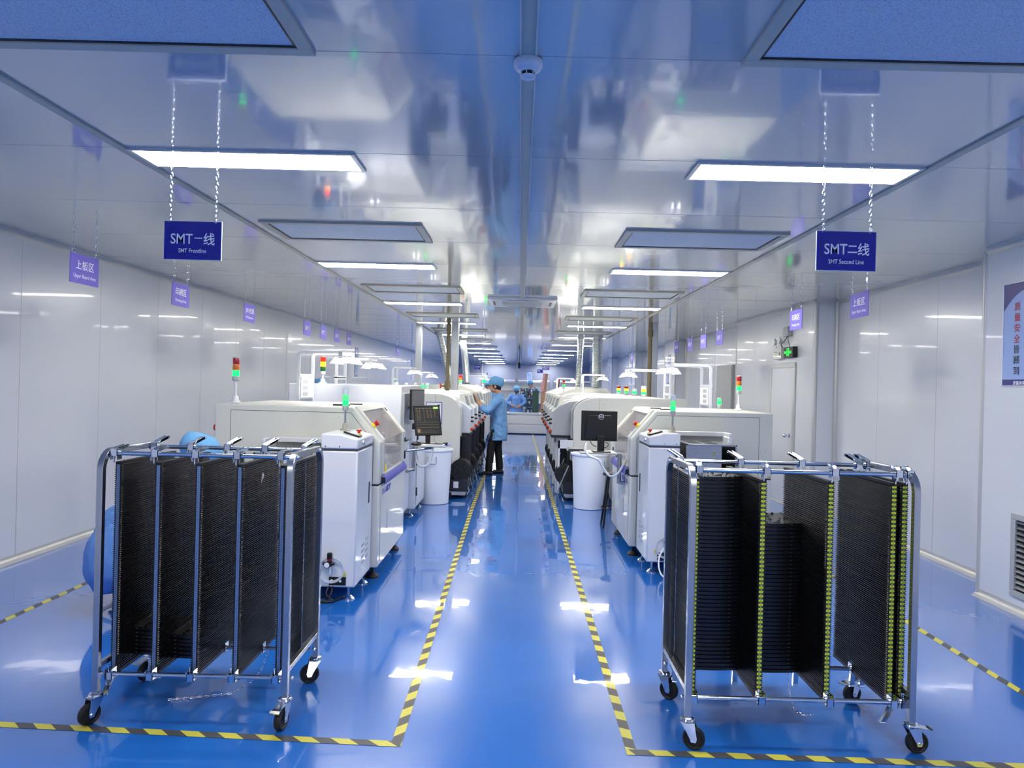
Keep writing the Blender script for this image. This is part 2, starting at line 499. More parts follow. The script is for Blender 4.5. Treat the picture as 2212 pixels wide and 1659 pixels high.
# ------------------------------------------------------------------ ceiling light panels and filters
LW = 1.2
def light_panel():
    t = thing('ceiling_light', '', 'light', (0, 0, ZC))
    fr = MB()
    for x0, x1, y0, y1 in ((-.603, .603, -.15, -.13), (-.603, .603, .13, .15), (-.603, -.58, -.13, .13), (.58, .603, -.13, .13)):
        fr.box(x0, x1, y0, y1, ZC - .012, ZC)
    fr.build('light_frame', M_LFRAME, parent=t)
    MB().box(-.58, .58, -.13, .13, ZC - .010, ZC - .002).build('diffuser', M_LIGHT, parent=t, smooth=0)
    return t
LP = light_panel()
ords = ['nearest', 'second', 'third', 'fourth', 'fifth', 'sixth', 'seventh', 'eighth', 'ninth', 'tenth', 'eleventh', 'twelfth', 'thirteenth', 'fourteenth']
first = True
for sx, side in ((-1, 'left'), (1, 'right')):
    for k in range(-2, 12):
        loc = (sx * 1.513, 3.82 + 3.4 * k, ZC)
        if k < 0: lab = 'white light panel set in the ceiling behind the camera, %s side, row %s' % (side, 'just' if k == -1 else 'further back')
        else: lab = 'lit white rectangular ceiling light, %s in the %s row counting from the camera' % (ords[k], side)
        if first:
            LP.location = loc; LP['label'] = lab; LP['group'] = 'ceiling light panels'; first = False
        else:
            dup(LP, loc, 0, lab, 'ceiling light panels')
def filter_panel():
    t = thing('ceiling_filter', '', 'air filter', (0, 0, ZC))
    fr = MB()
    w, d = .625, .33
    for x0, x1, y0, y1 in ((-w, w, -d, -d + .05), (-w, w, d - .05, d), (-w, -w + .05, -d + .05, d - .05), (w - .05, w, -d + .05, d - .05)):
        fr.box(x0, x1, y0, y1, ZC - .016, ZC)
    fr.build('filter_frame', M_CTRIM, parent=t, bevel=.002)
    g = MB()
    for x0, x1, y0, y1 in ((-w + .05, w - .05, -d + .05, -d + .062), (-w + .05, w - .05, d - .062, d - .05), (-w + .05, -w + .062, -d + .05, d - .05), (w - .062, w - .05, -d + .05, d - .05)):
        g.box(x0, x1, y0, y1, ZC - .010, ZC - .001)
    g.build('gasket', M_BLACK, parent=t)
    MB().box(-w + .06, w - .06, -d + .06, d - .06, ZC - .007, ZC - .001).build('filter_mesh', M_MESHF, parent=t, smooth=0)
    return t
FP = filter_panel(); first = True
for sx, side in ((-1, 'left'), (1, 'right')):
    for k in range(-1, 11):
        loc = (sx * 1.405, 5.62 + 3.4 * k, ZC)
        lab = 'grey framed ceiling air filter, %s in the %s row from the camera' % (ords[k + 1], side)
        if first:
            FP.location = loc; FP['label'] = lab; FP['group'] = 'ceiling filter panels'; first = False
        else:
            dup(FP, loc, 0, lab, 'ceiling filter panels')

# smoke detector
t = thing('smoke_detector', 'round white smoke detector on the central ceiling strip', 'smoke detector', (0.0, 2.57, ZC))
c = (0.0, 2.57, ZC - .006)
MB().lathe([(.053, 0), (.054, -.012), (.052, -.022), (.045, -.032), (.030, -.038), (.029, -.040)], c, n=36).build('housing', M_LOADW, parent=t)
MB().lathe([(.022, -.038), (.022, -.056)], c, n=20).build('sensor_core', M_BLACK, parent=t)
rb = MB()
for k in range(6):
    a = k * PI / 3 + .3
    rb.cyl((c[0] + .026 * math.cos(a), c[1] + .026 * math.sin(a), c[2] - .036), (c[0] + .024 * math.cos(a), c[1] + .024 * math.sin(a), c[2] - .056), .0025, n=6)
rb.lathe([(.027, -.054), (.026, -.060), (.014, -.063)], c, n=24)
rb.build('cage', M_LOADW, parent=t)

# ceiling cassette air conditioner
t = thing('ceiling_air_conditioner', 'white square cassette air conditioner across the central ceiling strip', 'air conditioner', (0, 10.1, ZC))
MB().prism([(-.49, ZC), (.49, ZC), (.475, ZC - .035), (-.475, ZC - .035)], 'y', 9.62, 10.58).build('panel', M_LOADW, parent=t, bevel=.006)
MB().box(-.29, .29, 9.80, 10.40, ZC - .045, ZC - .034).build('intake_grille', M_WHITE, parent=t, bevel=.003)
gl = MB()
for x in (-.145, 0, .145): gl.box(x - .002, x + .002, 9.82, 10.38, ZC - .047, ZC - .045)
for k in range(14): gl.box(-.28, .28, 9.83 + k * .04, 9.834 + k * .04, ZC - .0465, ZC - .045)
gl.build('grille_lines', M_GREY, parent=t)
for x0, x1, y0, y1 in ((-.22, .22, 9.68, 9.71), (-.22, .22, 10.49, 10.52), (-.42, -.39, 9.88, 10.32), (.39, .42, 9.88, 10.32)):
    MB().box(x0, x1, y0, y1, ZC - .037, ZC - .033).build('outlet_slot', M_BLACK, parent=t)

# ------------------------------------------------------------------ hanging signs
def chain_mb(mb, p0, p1, link=.022, r=.0014, m=0, zig=.0035):
    p0 = Vector(p0); p1 = Vector(p1); n = max(2, int((p1 - p0).length / link)); d = (p1 - p0) / n
    t = d.normalized(); a = Vector((1, 0, 0)) if abs(t.x) < .8 else Vector((0, 1, 0))
    a = (a - t * a.dot(t)).normalized(); b = t.cross(a)
    for i in range(n):
        c = p0 + d * (i + .5); u = a if i % 2 else b
        hl = d.length * .62; w = link * .28
        ring = []
        for k in range(8):
            th = 2 * PI * k / 8
            ring.append(c + t * (hl * math.cos(th)) + u * (w * math.sin(th)))
        mb.tube(ring, r, n=5, m=m, loop=True)
def hang_sign(name, label, cx, cy, ztop, w, h, right, mback, lines, group, link=.026, edge=True, txtm=None, ins=None, chain=True):
    """right: unit vector of reading direction; sign faces right x up"""
    rv = Vector(right); up = Vector((0, 0, 1)); nrm = rv.cross(up)   # towards the reader
    c = Vector((cx, cy, ztop))
    t = thing(name, label, 'sign', (cx, cy, ztop - h), group)
    MB().obox(c - up * h / 2, rv, nrm, up, w / 2, .0025, h / 2).build('board', mback, parent=t)
    if edge:
        e = MB()
        for s in (-1, 1): e.obox(c - up * h / 2 + rv * s * (w / 2 + .0015), rv, nrm, up, .0015, .003, h / 2 + .002)
        e.obox(c + up * .001, rv, nrm, up, w / 2, .003, .0012).obox(c - up * (h + .001), rv, nrm, up, w / 2, .003, .0012)
        e.build('board_edge', M_SIGNEDGE, parent=t)
    tx = MB()
    for (s, dx, dz, hh, bold, cjk, wm) in lines:
        tx.text(s, c + rv * dx - up * dz + nrm * .0026, rv, up, hh, bold=bold, cjk=cjk, wmax=wm)
    tx.build('lettering', txtm or M_TEXTW, parent=t, smooth=0, recalc=False)
    ins = ins or w * .40
    if chain:
        for s in (-1, 1):
            a = c + rv * (s * ins); ch = MB()
            top = Vector((a.x, a.y, ZC))
            ring = [a + up * (-.003) + (rv * math.cos(q) + up * math.sin(q)) * .012 + nrm * 0 for q in [2 * PI * k / 12 for k in range(12)]]
            ring = [a + up * .001 + (nrm * math.cos(q) + up * math.sin(q)) * .011 + rv * .006 * math.sin(q) for q in [2 * PI * k / 12 for k in range(12)]]
            ch.tube(ring, .0012, n=5, loop=True)
            chain_mb(ch, a + up * .010, top, link=link, r=.0017)
            ch.build('chain', M_CHROME, parent=t)
    return t
hang_sign('hanging_sign', 'royal blue hanging sign reading SMT Frontline on two chains', -1.763, 3.70, 2.462, .303, .203, (1, 0, 0), M_SIGNB,
          [('SMT', -.058, .092, .054, .009, False, .118), ('一', .030, .088, .040, .02, True, .05), ('线', .088, .092, .064, .012, True, .06), ('SMT Frontline', 0, .155, .022, .006, False, .148)], 'line name signs', link=.024)
hang_sign('hanging_sign', 'royal blue hanging sign reading SMT Second Line on two chains', 1.685, 3.63, 2.478, .308, .205, (1, 0, 0), M_SIGNB,
          [('SMT', -.055, .092, .054, .009, False, .120), ('二', .032, .092, .050, .02, True, .052), ('线', .090, .092, .064, .012, True, .06), ('SMT Second Line', 0, .158, .022, .006, False, .185)], 'line name signs', link=.024)
def side_sign(x, y0, y1, cn, en, lab, ztop=2.472, h=.205):
    rv = (0, 1, 0) if x < 0 else (0, -1, 0)
    w = abs(y1 - y0)
    ln = [(cn, 0, .075 if en else .1, .064 if any(ord(q) > 255 for q in cn) else .060, .008, any(ord(q) > 255 for q in cn), w * .78)]
    if en: ln.append((en, 0, .152, .026, .006, False, w * .78))
    hang_sign('area_sign', lab, x, (y0 + y1) / 2, ztop, w, h, rv, M_SIGNL, ln, 'small lavender area signs', link=.03, edge=False)
side_sign(-3.1, 4.75, 5.07, '上板区', 'Upper Board Area', 'lavender hanging sign reading Upper Board Area by the left wall')
side_sign(-3.1, 6.14, 6.46, '印刷区', 'Printing Area', 'lavender hanging sign reading Printing Area by the left wall')
side_sign(-3.1, 7.74, 8.06, 'SPI 检测', 'SPI Detection', 'lavender hanging sign reading SPI Detection by the left wall')
for i, yy in enumerate((9.87, 10.70, 11.5, 12.32)):
    side_sign(-3.1, yy, yy + .33, 'SMT %d' % (i + 1), '', 'lavender hanging sign reading SMT %d by the left wall' % (i + 1))
side_sign(-3.1, 17.3, 17.62, '炉前', 'AOI', 'tiny lavender hanging sign by the left wall, beyond the SMT 4 sign')
side_sign(2.82, 5.66, 5.97, '上板区', 'Upper Board Area', 'lavender hanging sign reading Upper Board Area by the right wall')
side_sign(2.82, 6.99, 7.30, '印刷区', 'Printing Area', 'lavender hanging sign reading Printing Area by the right wall')
for i, yy in enumerate((9.72, 10.6, 11.45, 12.45)):
    side_sign(2.82, yy, yy + .33, 'SMT %d' % (i + 1), '', 'lavender hanging sign reading SMT %d by the right wall' % (i + 1))
side_sign(2.82, 17.5, 17.8, '炉前', '', 'tiny lavender hanging sign by the right wall, beyond the SMT 4 sign')
hang_sign('hanging_sign', 'small far blue hanging sign above the left door frame', -1.88, 30.0, 2.41, .27, .18, (1, 0, 0), M_SIGNB,
          [('SMT四线', 0, .07, .06, .02, True, .2), ('SMT line', 0, .135, .02, .004, False, .12)], 'far line signs', link=.06)
hang_sign('hanging_sign', 'small far blue hanging sign, right one of the pair near the centre', 1.08, 30.0, 2.47, .31, .20, (1, 0, 0), M_SIGNB,
          [('物料二区', 0, .08, .07, .02, True, .24), ('Material area', 0, .145, .02, .004, False, .18)], 'far line signs', link=.06)
hang_sign('hanging_sign', 'small far blue hanging sign, left one of the pair near the centre', .92, 33.0, 2.36, .28, .18, (1, 0, 0), M_SIGNB,
          [('物料', -.06, .07, .07, .02, True, .12), ('Material', 0, .135, .02, .004, False, .18)], 'far line signs', link=.06)

# posters
def poster(name, label, o, rv, w, h, cols, rows_h, group=None, top=.15, foot=None):
    rv = Vector(rv); up = Vector((0, 0, 1)); n = rv.cross(up); o = Vector(o)   # o = top-left corner
    t = thing(name, label, 'poster', tuple(o - up * h + rv * w / 2), group)
    MB().obox(o + rv * w / 2 - up * h / 2 + n * .004, rv, n, up, w / 2, .004, h / 2).build('board', M_PLIGHT, parent=t)
    f = MB()
    pts = []
    N = 24
    for i in range(N + 1):
        x = w * i / N
        d = h * (top * (.45 + 0.0) + top * 1.3 * (abs(i / N - .5) * 2) ** 2.2)
        pts.append((x, d))
    for i in range(N):
        a, b = pts[i], pts[i + 1]
        f.quad(o + rv * a[0] + n * .0086, o + rv * b[0] + n * .0086, o + rv * b[0] - up * b[1] + n * .0086, o + rv * a[0] - up * a[1] + n * .0086)
    f.quad(*[o + rv * x - up * z + n * .0086 for x, z in ((0, h * .935), (w, h * .935), (w, h), (0, h))])
    f.build('blue_field', M_PBLUE, parent=t, smooth=0, recalc=False)
    bd = MB()
    for x0, x1, z0, z1 in ((0, w, 0, .006), (0, w, h - .006, h), (0, .006, 0, h), (w - .006, w, 0, h)):
        bd.obox(o + rv * (x0 + x1) / 2 - up * (z0 + z1) / 2 + n * .006, rv, n, up, (x1 - x0) / 2, .006, (z1 - z0) / 2)
    bd.build('border', M_TEXTW, parent=t)
    k = MB(); r_ = MB()
    for x, s, nred in cols:
        for i, chh in enumerate(s):
            (r_ if i < nred else k).text(chh, o + rv * x - up * (h * .235 + i * rows_h) + n * .0088, rv, up, rows_h * .78, cjk=True, bold=.010)
    k.build('black_characters', M_TEXTK, parent=t, smooth=0, recalc=False)
    if r_.v: r_.build('red_characters', M_TEXTR, parent=t, smooth=0, recalc=False)
    if foot:
        MB().text(foot, o + rv * (w / 2) - up * (h * .968) + n * .0092, rv, up, .030, cjk=True, bold=.02, wmax=w * .86).build('foot_line', M_TEXTW, parent=t, smooth=0, recalc=False)
    return t
poster('wall_poster', 'blue and white slogan poster with red and black characters on right wall', (XN, 5.47, 2.515), (0, -1, 0), .60, .80,
       [(.155, '质量安全皆顾到', 4), (.295, '专心工作为首要', 0)], .082, top=.16, foot='求真务实·进取·务实·高效')
def tall_poster(x, y, rv, label, z1=2.5, h=.78, w=.3):
    poster('wall_poster', label, (x, y, z1), rv, w, h, [(w * .3, '质量第一客户至上', 0), (w * .7, '精益求精安全生产', 0)], .062, top=.10, group='narrow slogan posters')
tall_poster(XL, 18.2, (0, 1, 0), 'narrow slogan poster on the left wall between the machines')
tall_poster(XL, 27.5, (0, 1, 0), 'narrow slogan poster further along the left wall')
tall_poster(3.87, 18.25, (0, -1, 0), 'narrow slogan poster on the second boxed-out stretch of right wall')
tall_poster(3.87, 24.4, (0, -1, 0), 'narrow slogan poster on the third boxed-out stretch of right wall')
tall_poster(3.87, 30.5, (0, -1, 0), 'narrow slogan poster on the fourth boxed-out stretch of right wall')

poster('wall_poster', 'narrow blue-topped slogan poster on the far end wall', (.40, YF, 2.45), (1, 0, 0), .28, .78, [(.09, '质量第一客户至上', 0), (.19, '精益求精安全生产', 0)], .062, top=.10, group='narrow slogan posters')
# return air grille on the near right wall
t = thing('wall_vent', 'grey louvred return air grille low on the near right wall', 'vent', (XN, 4.9, .12))
g = MB()
for y0, y1, z0, z1 in ((4.55, 5.32, .12, .165), (4.55, 5.32, .70, .745), (4.55, 4.60, .165, .70), (5.27, 5.32, .165, .70)):
    g.box(XN - .02, XN, y0, y1, z0, z1)
g.build('vent_frame', M_GREY, parent=t, bevel=.004)
g = MB()
for k in range(13):
    z = .18 + k * .041
    g.obox((XN - .010, 4.935, z + .015), (0, 1, 0), (.7, 0, .7), (-.7, 0, .7), .335, .013, .0012)
g.build('louvre', M_STEEL, parent=t)
MB().box(XN - .002, XN, 4.6, 5.27, .165, .70).build('dark_backing', M_BLACK, parent=t)

# exit sign and emergency light over the door
t = thing('exit_sign', 'lit green and black emergency exit sign above the right wall door', 'exit sign', (3.83, 9.93, 2.11))
MB().box(3.80, 3.868, 9.72, 10.05, 2.11, 2.26).build('sign_box', M_BLACK, parent=t, bevel=.004)
g = MB()
g.box(3.797, 3.80, 9.855, 9.86, 2.13, 2.24).box(3.797, 3.80, 9.93, 9.935, 2.13, 2.24).box(3.797, 3.80, 9.855, 9.935, 2.236, 2.24)
g.ball((3.799, 9.905, 2.218), .009, k=(.3, 1, 1))
for a, b in (((9.90, 2.205), (9.895, 2.17)), ((9.90, 2.2), (9.92, 2.185)), ((9.90, 2.2), (9.875, 2.19)), ((9.895, 2.17), (9.915, 2.135)), ((9.895, 2.17), (9.87, 2.14))):
    g.tube([(3.799, a[0], a[1]), (3.799, b[0], b[1])], .004, n=6)
g.text('安全', (3.798, 9.985, 2.185), (0, -1, 0), (0, 0, 1), .04, cjk=True, bold=.02)
g.text('出口', (3.798, 9.80, 2.185), (0, -1, 0), (0, 0, 1), .04, cjk=True, bold=.02)
g.build('green_pictogram', M_EXIT, parent=t, smooth=0)
t = thing('emergency_light', 'white twin-head emergency light box left of the exit sign', 'emergency light', (3.83, 10.3, 2.1))
MB().box(3.80, 3.868, 10.16, 10.47, 2.10, 2.27).build('battery_box', M_WHITE, parent=t, bevel=.006)
for yy, zz in ((10.42, 2.36), (10.22, 2.375)):
    MB().lathe([(.03, .03), (.055, 0), (.056, -.02), (.03, -.022)], (3.80, yy, zz), axis='x', n=20).build('lamp_head', M_LOADW, parent=t)
    MB().cyl((3.83, yy, 2.27), (3.82, yy, zz - .02), .006).build('lamp_neck', M_GREY, parent=t)
MB().box(3.798, 3.80, 10.20, 10.23, 2.15, 2.2).box(3.798, 3.80, 10.3, 10.42, 2.15, 2.157).box(3.798, 3.80, 10.3, 10.42, 2.2, 2.207).build('indicator', M_DGREY, parent=t)
t = thing('wall_speaker', 'small grey box with cable on the wall above the exit sign', 'junction box', (3.83, 10.0, 2.43))
MB().box(3.80, 3.868, 9.92, 10.10, 2.42, 2.56).build('box', M_GREY, parent=t, bevel=.005)
MB().hose([(3.83, 10.0, 2.42), (3.81, 10.05, 2.36), (3.80, 10.16, 2.31), (3.81, 10.12, 2.27)], .006, n=6).hose([(3.82, 9.95, 2.42), (3.80, 9.9, 2.36), (3.80, 9.85, 2.30), (3.82, 9.88, 2.26)], .005, n=6).build('cable', M_BLACK, parent=t)
t = thing('electrical_cabinet', 'tall grey electrical cabinet on the right wall recess', 'cabinet', (4.0, 13.3, .6))
MB().box(3.93, XR - .004, 12.9, 13.9, .6, 2.1).build('cabinet_body', M_GREY, parent=t, bevel=.006)
MB().box(3.92, 3.93, 12.92, 13.88, .62, 2.08).build('cabinet_door', M_GREY, parent=t, bevel=.003)

# ------------------------------------------------------------------ pipes, posts and ducts
def post(name, lab, x, y, w, z0, mt):
    return tag(MB().box(x - w / 2, x + w / 2, y - w / 2, y + w / 2, z0, ZC).build(name, mt, bevel=.004), lab, 'post')
post('square_duct', 'square galvanised duct rising to the ceiling left of the aisle', -1.33, 13.95, .145, 1.48, M_GALV)
post('square_duct', 'narrow galvanised duct near the left wall, behind the left machines', -2.15, 14.6, .13, 1.48, M_GALV)
post('square_duct', 'square galvanised duct beside the olive pipe right of the aisle', 2.49, 13.0, .115, 1.45, M_GALV)
post('square_duct', 'thin galvanised duct far behind the round duct on the right', 1.95, 17.2, .12, 1.60, M_GALV)
def vpipe(lab, x, y, r, z0, zj, valve=False):
    t = thing('vertical_pipe', lab, 'pipe', (x, y, z0), 'olive brown vertical pipes')
    MB().cyl((x, y, z0), (x, y, ZC), r).build('pipe_run', M_BROWN, parent=t)
    MB().cyl((x, y, zj), (x, y, zj + .12), r * 1.35).build('coupling', M_BROWN, parent=t)
    if valve:
        MB().cyl((x, y, 1.50), (x, y, 1.66), r * 1.5).ball((x, y, 1.57), r * 2).cyl((x, y, 1.57), (x - .12, y, 1.57), r * .6).build('valve_body', M_BROWN, parent=t)
        MB().cyl((x - .13, y, 1.525), (x - .13, y, 1.615), .016).build('valve_handle', M_RED, parent=t)
vpipe('olive brown pipe with a red valve handle left of the aisle', -1.385, 13.2, .036, 1.42, 2.62, True)
vpipe('olive brown pipe near the left wall behind the left machines', -2.62, 18.0, .05, .5, 2.5)
vpipe('olive brown pipe beside the galvanised duct right of the aisle', 2.40, 12.95, .04, 1.42, 2.58)
def flex_duct(lab, p0, p1, r, mat_=None, bow=0.0):
    t = thing('flexible_duct', lab, 'duct', (p0[0], p0[1], p1[2]), 'ribbed foil exhaust ducts')
    p0 = Vector(p0); p1 = Vector(p1); L = (p1 - p0).length; n = int(L / .032)
    pts = []; rr = []
    for i in range(n * 2 + 1):
        q = i / (n * 2); p = p0.lerp(p1, q); p.x += bow * math.sin(q * PI)
        pts.append(p); rr.append(r * (1.0 if i % 2 else .90))
    MB().tube(pts, rr, n=20).build('ribbed_hose', M_FOIL, parent=t, smooth=25)
    MB().cyl(p0 + Vector((0, 0, -.05)), p0 + Vector((0, 0, .0)), r * 1.08).build('ceiling_collar', M_GALV, parent=t)
    return t
flex_duct('leaning foil duct, left one, running from ceiling to left oven', (-2.02, 16.9, ZC), (-1.72, 16.9, 1.60), .085, bow=.02)
flex_duct('leaning foil duct, right one, running from ceiling to left oven', (-1.76, 21.0, ZC), (-1.55, 20.0, 1.60), .10, bow=.02)
flex_duct('slimmer upright foil duct over the right oven', (1.47, 17.2, ZC), (1.44, 17.2, 1.60), .082)
flex_duct('wider upright foil duct over the right oven', (1.80, 16.4, ZC), (1.80, 16.4, 1.60), .118)

# ------------------------------------------------------------------ hazard tape on the floor
def tape(lab, p0, p1, w=.048, period=.176, slant=1, z=.0010):
    p0 = Vector((p0[0], p0[1], z)); p1 = Vector((p1[0], p1[1], z)); L = (p1 - p0).length; d = (p1 - p0).normalized(); n = Vector((-d.y, d.x, 0))
    mb = MB(); k = 0; s = -w; h = period / 2
    while s < L + w:
        a0 = min(max(s, 0), L); a1 = min(max(s + h, 0), L)
        b0 = min(max(s + slant * w, 0), L); b1 = min(max(s + h + slant * w, 0), L)
        if a1 > a0 + 1e-6 or b1 > b0 + 1e-6:
            mb.quad(p0 + d * a0 - n * w / 2, p0 + d * a1 - n * w / 2, p0 + d * b1 + n * w / 2, p0 + d * b0 + n * w / 2, m=k % 2)
        k += 1; s += h
    o = mb.build('floor_tape', [M_YEL, M_TBLK], smooth=0, recalc=False)
    return tag(o, lab, 'floor tape', 'yellow and black floor tapes')
tape('hazard tape line along the left edge of the aisle', (-.52, 3.12), (-.52 - .07, 9.0), slant=-1)
tape('hazard tape continuing far along the left edge of the aisle', (-.59, 9.0), (-.62, 22.6), slant=-1)
tape('hazard tape line along the right edge of the aisle', (.54, 3.10), (.50, 9.0), slant=.5)
tape('hazard tape continuing far along the right edge of the aisle', (.50, 9.0), (.44, 22.6), slant=1)
tape('hazard tape across the front in front of the left trolley', (-3.36, 3.27), (-.50, 3.135), slant=-1.25, z=.0018)
tape('hazard tape across the front in front of the right trolley', (.515, 3.115), (2.84, 3.065), slant=-.6, z=.0018)
tape('hazard tape line along the left wall', (-3.36, 3.2), (-3.34, 20.0), slant=1)
tape('hazard tape line along the right wall', (2.82, 3.06), (2.82, 20.0), slant=-1)

# ================================================================== PCB RACK TROLLEYS
def comb_mesh(x, y0, y1, z0, z1, n=99):
    """one upright slotted board: core plus n ribs on both faces, running front to back"""
    mb = MB(); p = (z1 - z0) / n
    prof = []
    right = []; left = []
    for i in range(n):
        z = z0 + i * p
        right += [(x + .0045, z), (x + .0135, z + p * .28), (x + .0135, z + p * .50), (x + .0045, z + p * .62)]
        left += [(x - .0045, z), (x - .0135, z + p * .28), (x - .0135, z + p * .50), (x - .0045, z + p * .62)]
    # strips (quads) instead of one huge ngon
    pts = []
    for a, b in zip(left, right): pts.append((a, b))
    vs = []; fs = []
    for (l, r_) in pts:
        vs += [(l[0], y0, l[1]), (r_[0], y0, r_[1]), (r_[0], y1, r_[1]), (l[0], y1, l[1])]
    for i in range(len(pts) - 1):
        a = 4 * i; b = a + 4
        fs += [(a, a + 1, b + 1, b), (a + 1, a + 2, b + 2, b + 1), (a + 2, a + 3, b + 3, b + 2), (a + 3, a, b, b + 3)]
    m = len(vs)
    fs += [(0, 3, 2, 1), (m - 4, m - 3, m - 2, m - 1)]
    mb.add(vs, fs)
    return mb

def post_notched(x, y, z0, z1, n=99):
    mb = MB().box(x - .0125, x + .0125, y - .010, y - .001, z0, z1)
    p = (z1 - z0) / n
    for s in (-1, 1):
        for i in range(n):
            z = z0 + i * p
            mb.add([(x + s * .0125, y - .009, z), (x + s * .0125, y - .001, z), (x + s * .0125, y - .009, z + p * .6), (x + s * .0125, y - .001, z + p * .6), (x + s * .020, y - .009, z + p * .15), (x + s * .020, y - .001, z + p * .15)],
                   [(0, 4, 5, 1), (2, 3, 5, 4), (0, 2, 4), (1, 5, 3)])
    return mb

def clamp(t, x, y, z, up=1, lever=(0.02, -0.6, 0.35), sx=1):
    """chrome clamp gripping the rod and the comb board"""
    mb = MB()
    mb.box(x - .017, x - .014, y - .020, y + .020, z - up * .030, z + up * .022)
    mb.box(x + .014, x + .017, y - .020, y + .020, z - up * .030, z + up * .022)
    mb.box(x - .017, x + .017, y - .020, y - .017, z - up * .012, z + up * .020)
    mb.box(x - .017, x + .017, y - .018, y + .020, z + up * .018, z + up * .021)
    mb.cyl((x - .024, y, z), (x + .024, y, z), .0125, n=14)
    mb.cyl((x - .026, y - .004, z - up * .012), (x - .014, y - .004, z - up * .012), .007, n=8)
    L = Vector(lever); d = L.normalized()
    a = Vector((x, y, z + up * .018)); b = a + L
    mb.obox((a + b) / 2, d, Vector((1, 0, 0)), d.cross(Vector((1, 0, 0))), L.length / 2, .011, .0035)
    for s in (-1, 1):
        mb.obox((a + b) / 2 + Vector((s * .011, 0, 0)) - d.cross(Vector((1, 0, 0))) * .004, d, Vector((1, 0, 0)), d.cross(Vector((1, 0, 0))), L.length / 2, .0015, .008)
    mb.cyl(b + Vector((-.014, 0, 0)), b + Vector((.014, 0, 0)), .006, n=8)
    mb.cyl((x - .010, y, z - up * .045), (x - .010, y, z - up * .008), .004, n=8)
    return mb.build('clamp', M_CHROME, parent=t)

def caster(t, x, y, ztop, ang, brake=False, r=.050):
    """swivel caster under a leg: fork trails towards ang"""
    a = Vector((math.cos(ang), math.sin(ang), 0)); b = Vector((-a.y, a.x, 0)); up = Vector((0, 0, 1))
    ax = Vector((x, y, 0)) + a * .030; ax.z = r
    mb = MB()
    mb.lathe([(.022, 0), (.030, -.003), (.034, -.010), (.030, -.017), (.024, -.020)], (x, y, ztop), n=20)
    mb.cyl((x, y, ztop - .004), (x, y, ztop + .012), .012)
    for s in (-1, 1):
        o = b * (s * .021)
        P = [Vector((x, y, 0)) - a * .026 + o + up * (ztop - .018), Vector((x, y, 0)) + a * .034 + o + up * (ztop - .018), ax + a * .016 + o + up * .004, ax + a * .010 + o - up * .012, ax - a * .010 + o - up * .012, ax - a * .016 + o + up * .004]
        q = [p + b * (s * .0025) for p in P]
        n = len(P)
        mb.add(P + q, [tuple(range(n)), tuple(range(2 * n - 1, n - 1, -1))] + [(i, (i + 1) % n, n + (i + 1) % n, n + i) for i in range(n)])
    mb.obox(Vector((x, y, ztop - .019)) + a * .004, a, b, up, .031, .0235, .0022)
    mb.cyl(ax - b * .028, ax + b * .028, .007, n=10)
    c = mb.build('caster', M_CHROME, parent=t)
    # wheel
    w = MB(); rs = []
    for rad, off in ((.020, -.013), (.036, -.011), (.040, -.016), (.046, -.016), (r, -.009), (r, .009), (.046, .016), (.040, .016), (.036, .011), (.020, .013)):
        rs.append([ax + b * off + (a * math.cos(2 * PI * k / 28) + up * math.sin(2 * PI * k / 28)) * rad for k in range(28)])
    w.rings(rs)
    for k in range(5):
        th = 2 * PI * k / 5
        d = a * math.cos(th) + up * math.sin(th)
        w.tube([ax + d * .014, ax + d * .040], .006, n=6)
    w.build('wheel', M_RUB, parent=c)
    if brake:
        m2 = MB(); p = Vector((x, y, ztop - .026)) + a * .030
        m2.obox(p + a * .034, (a - up * .22), b, (up + a * .22), .036, .020, .0018)
        m2.obox(p + a * .068 - up * .004, (a - up * .5), b, (up + a * .5), .007, .024, .0030)
        m2.build('brake_pedal', M_CHROME, parent=c)
    return c

def digits_strip(mbs, x, y, z0, z1, n, w, top_first=True):
    """mbs = (odd, even) builders; number i counts from the top"""
    p = (z1 - z0) / n
    for i in range(n):
        z = z1 - (i + .5) * p
        mbs[i % 2].text(str(i + 1), (x, y, z), (1, 0, 0), (0, 0, 1), p * .56, bold=.01, wmax=w * .72, lift=.0006)

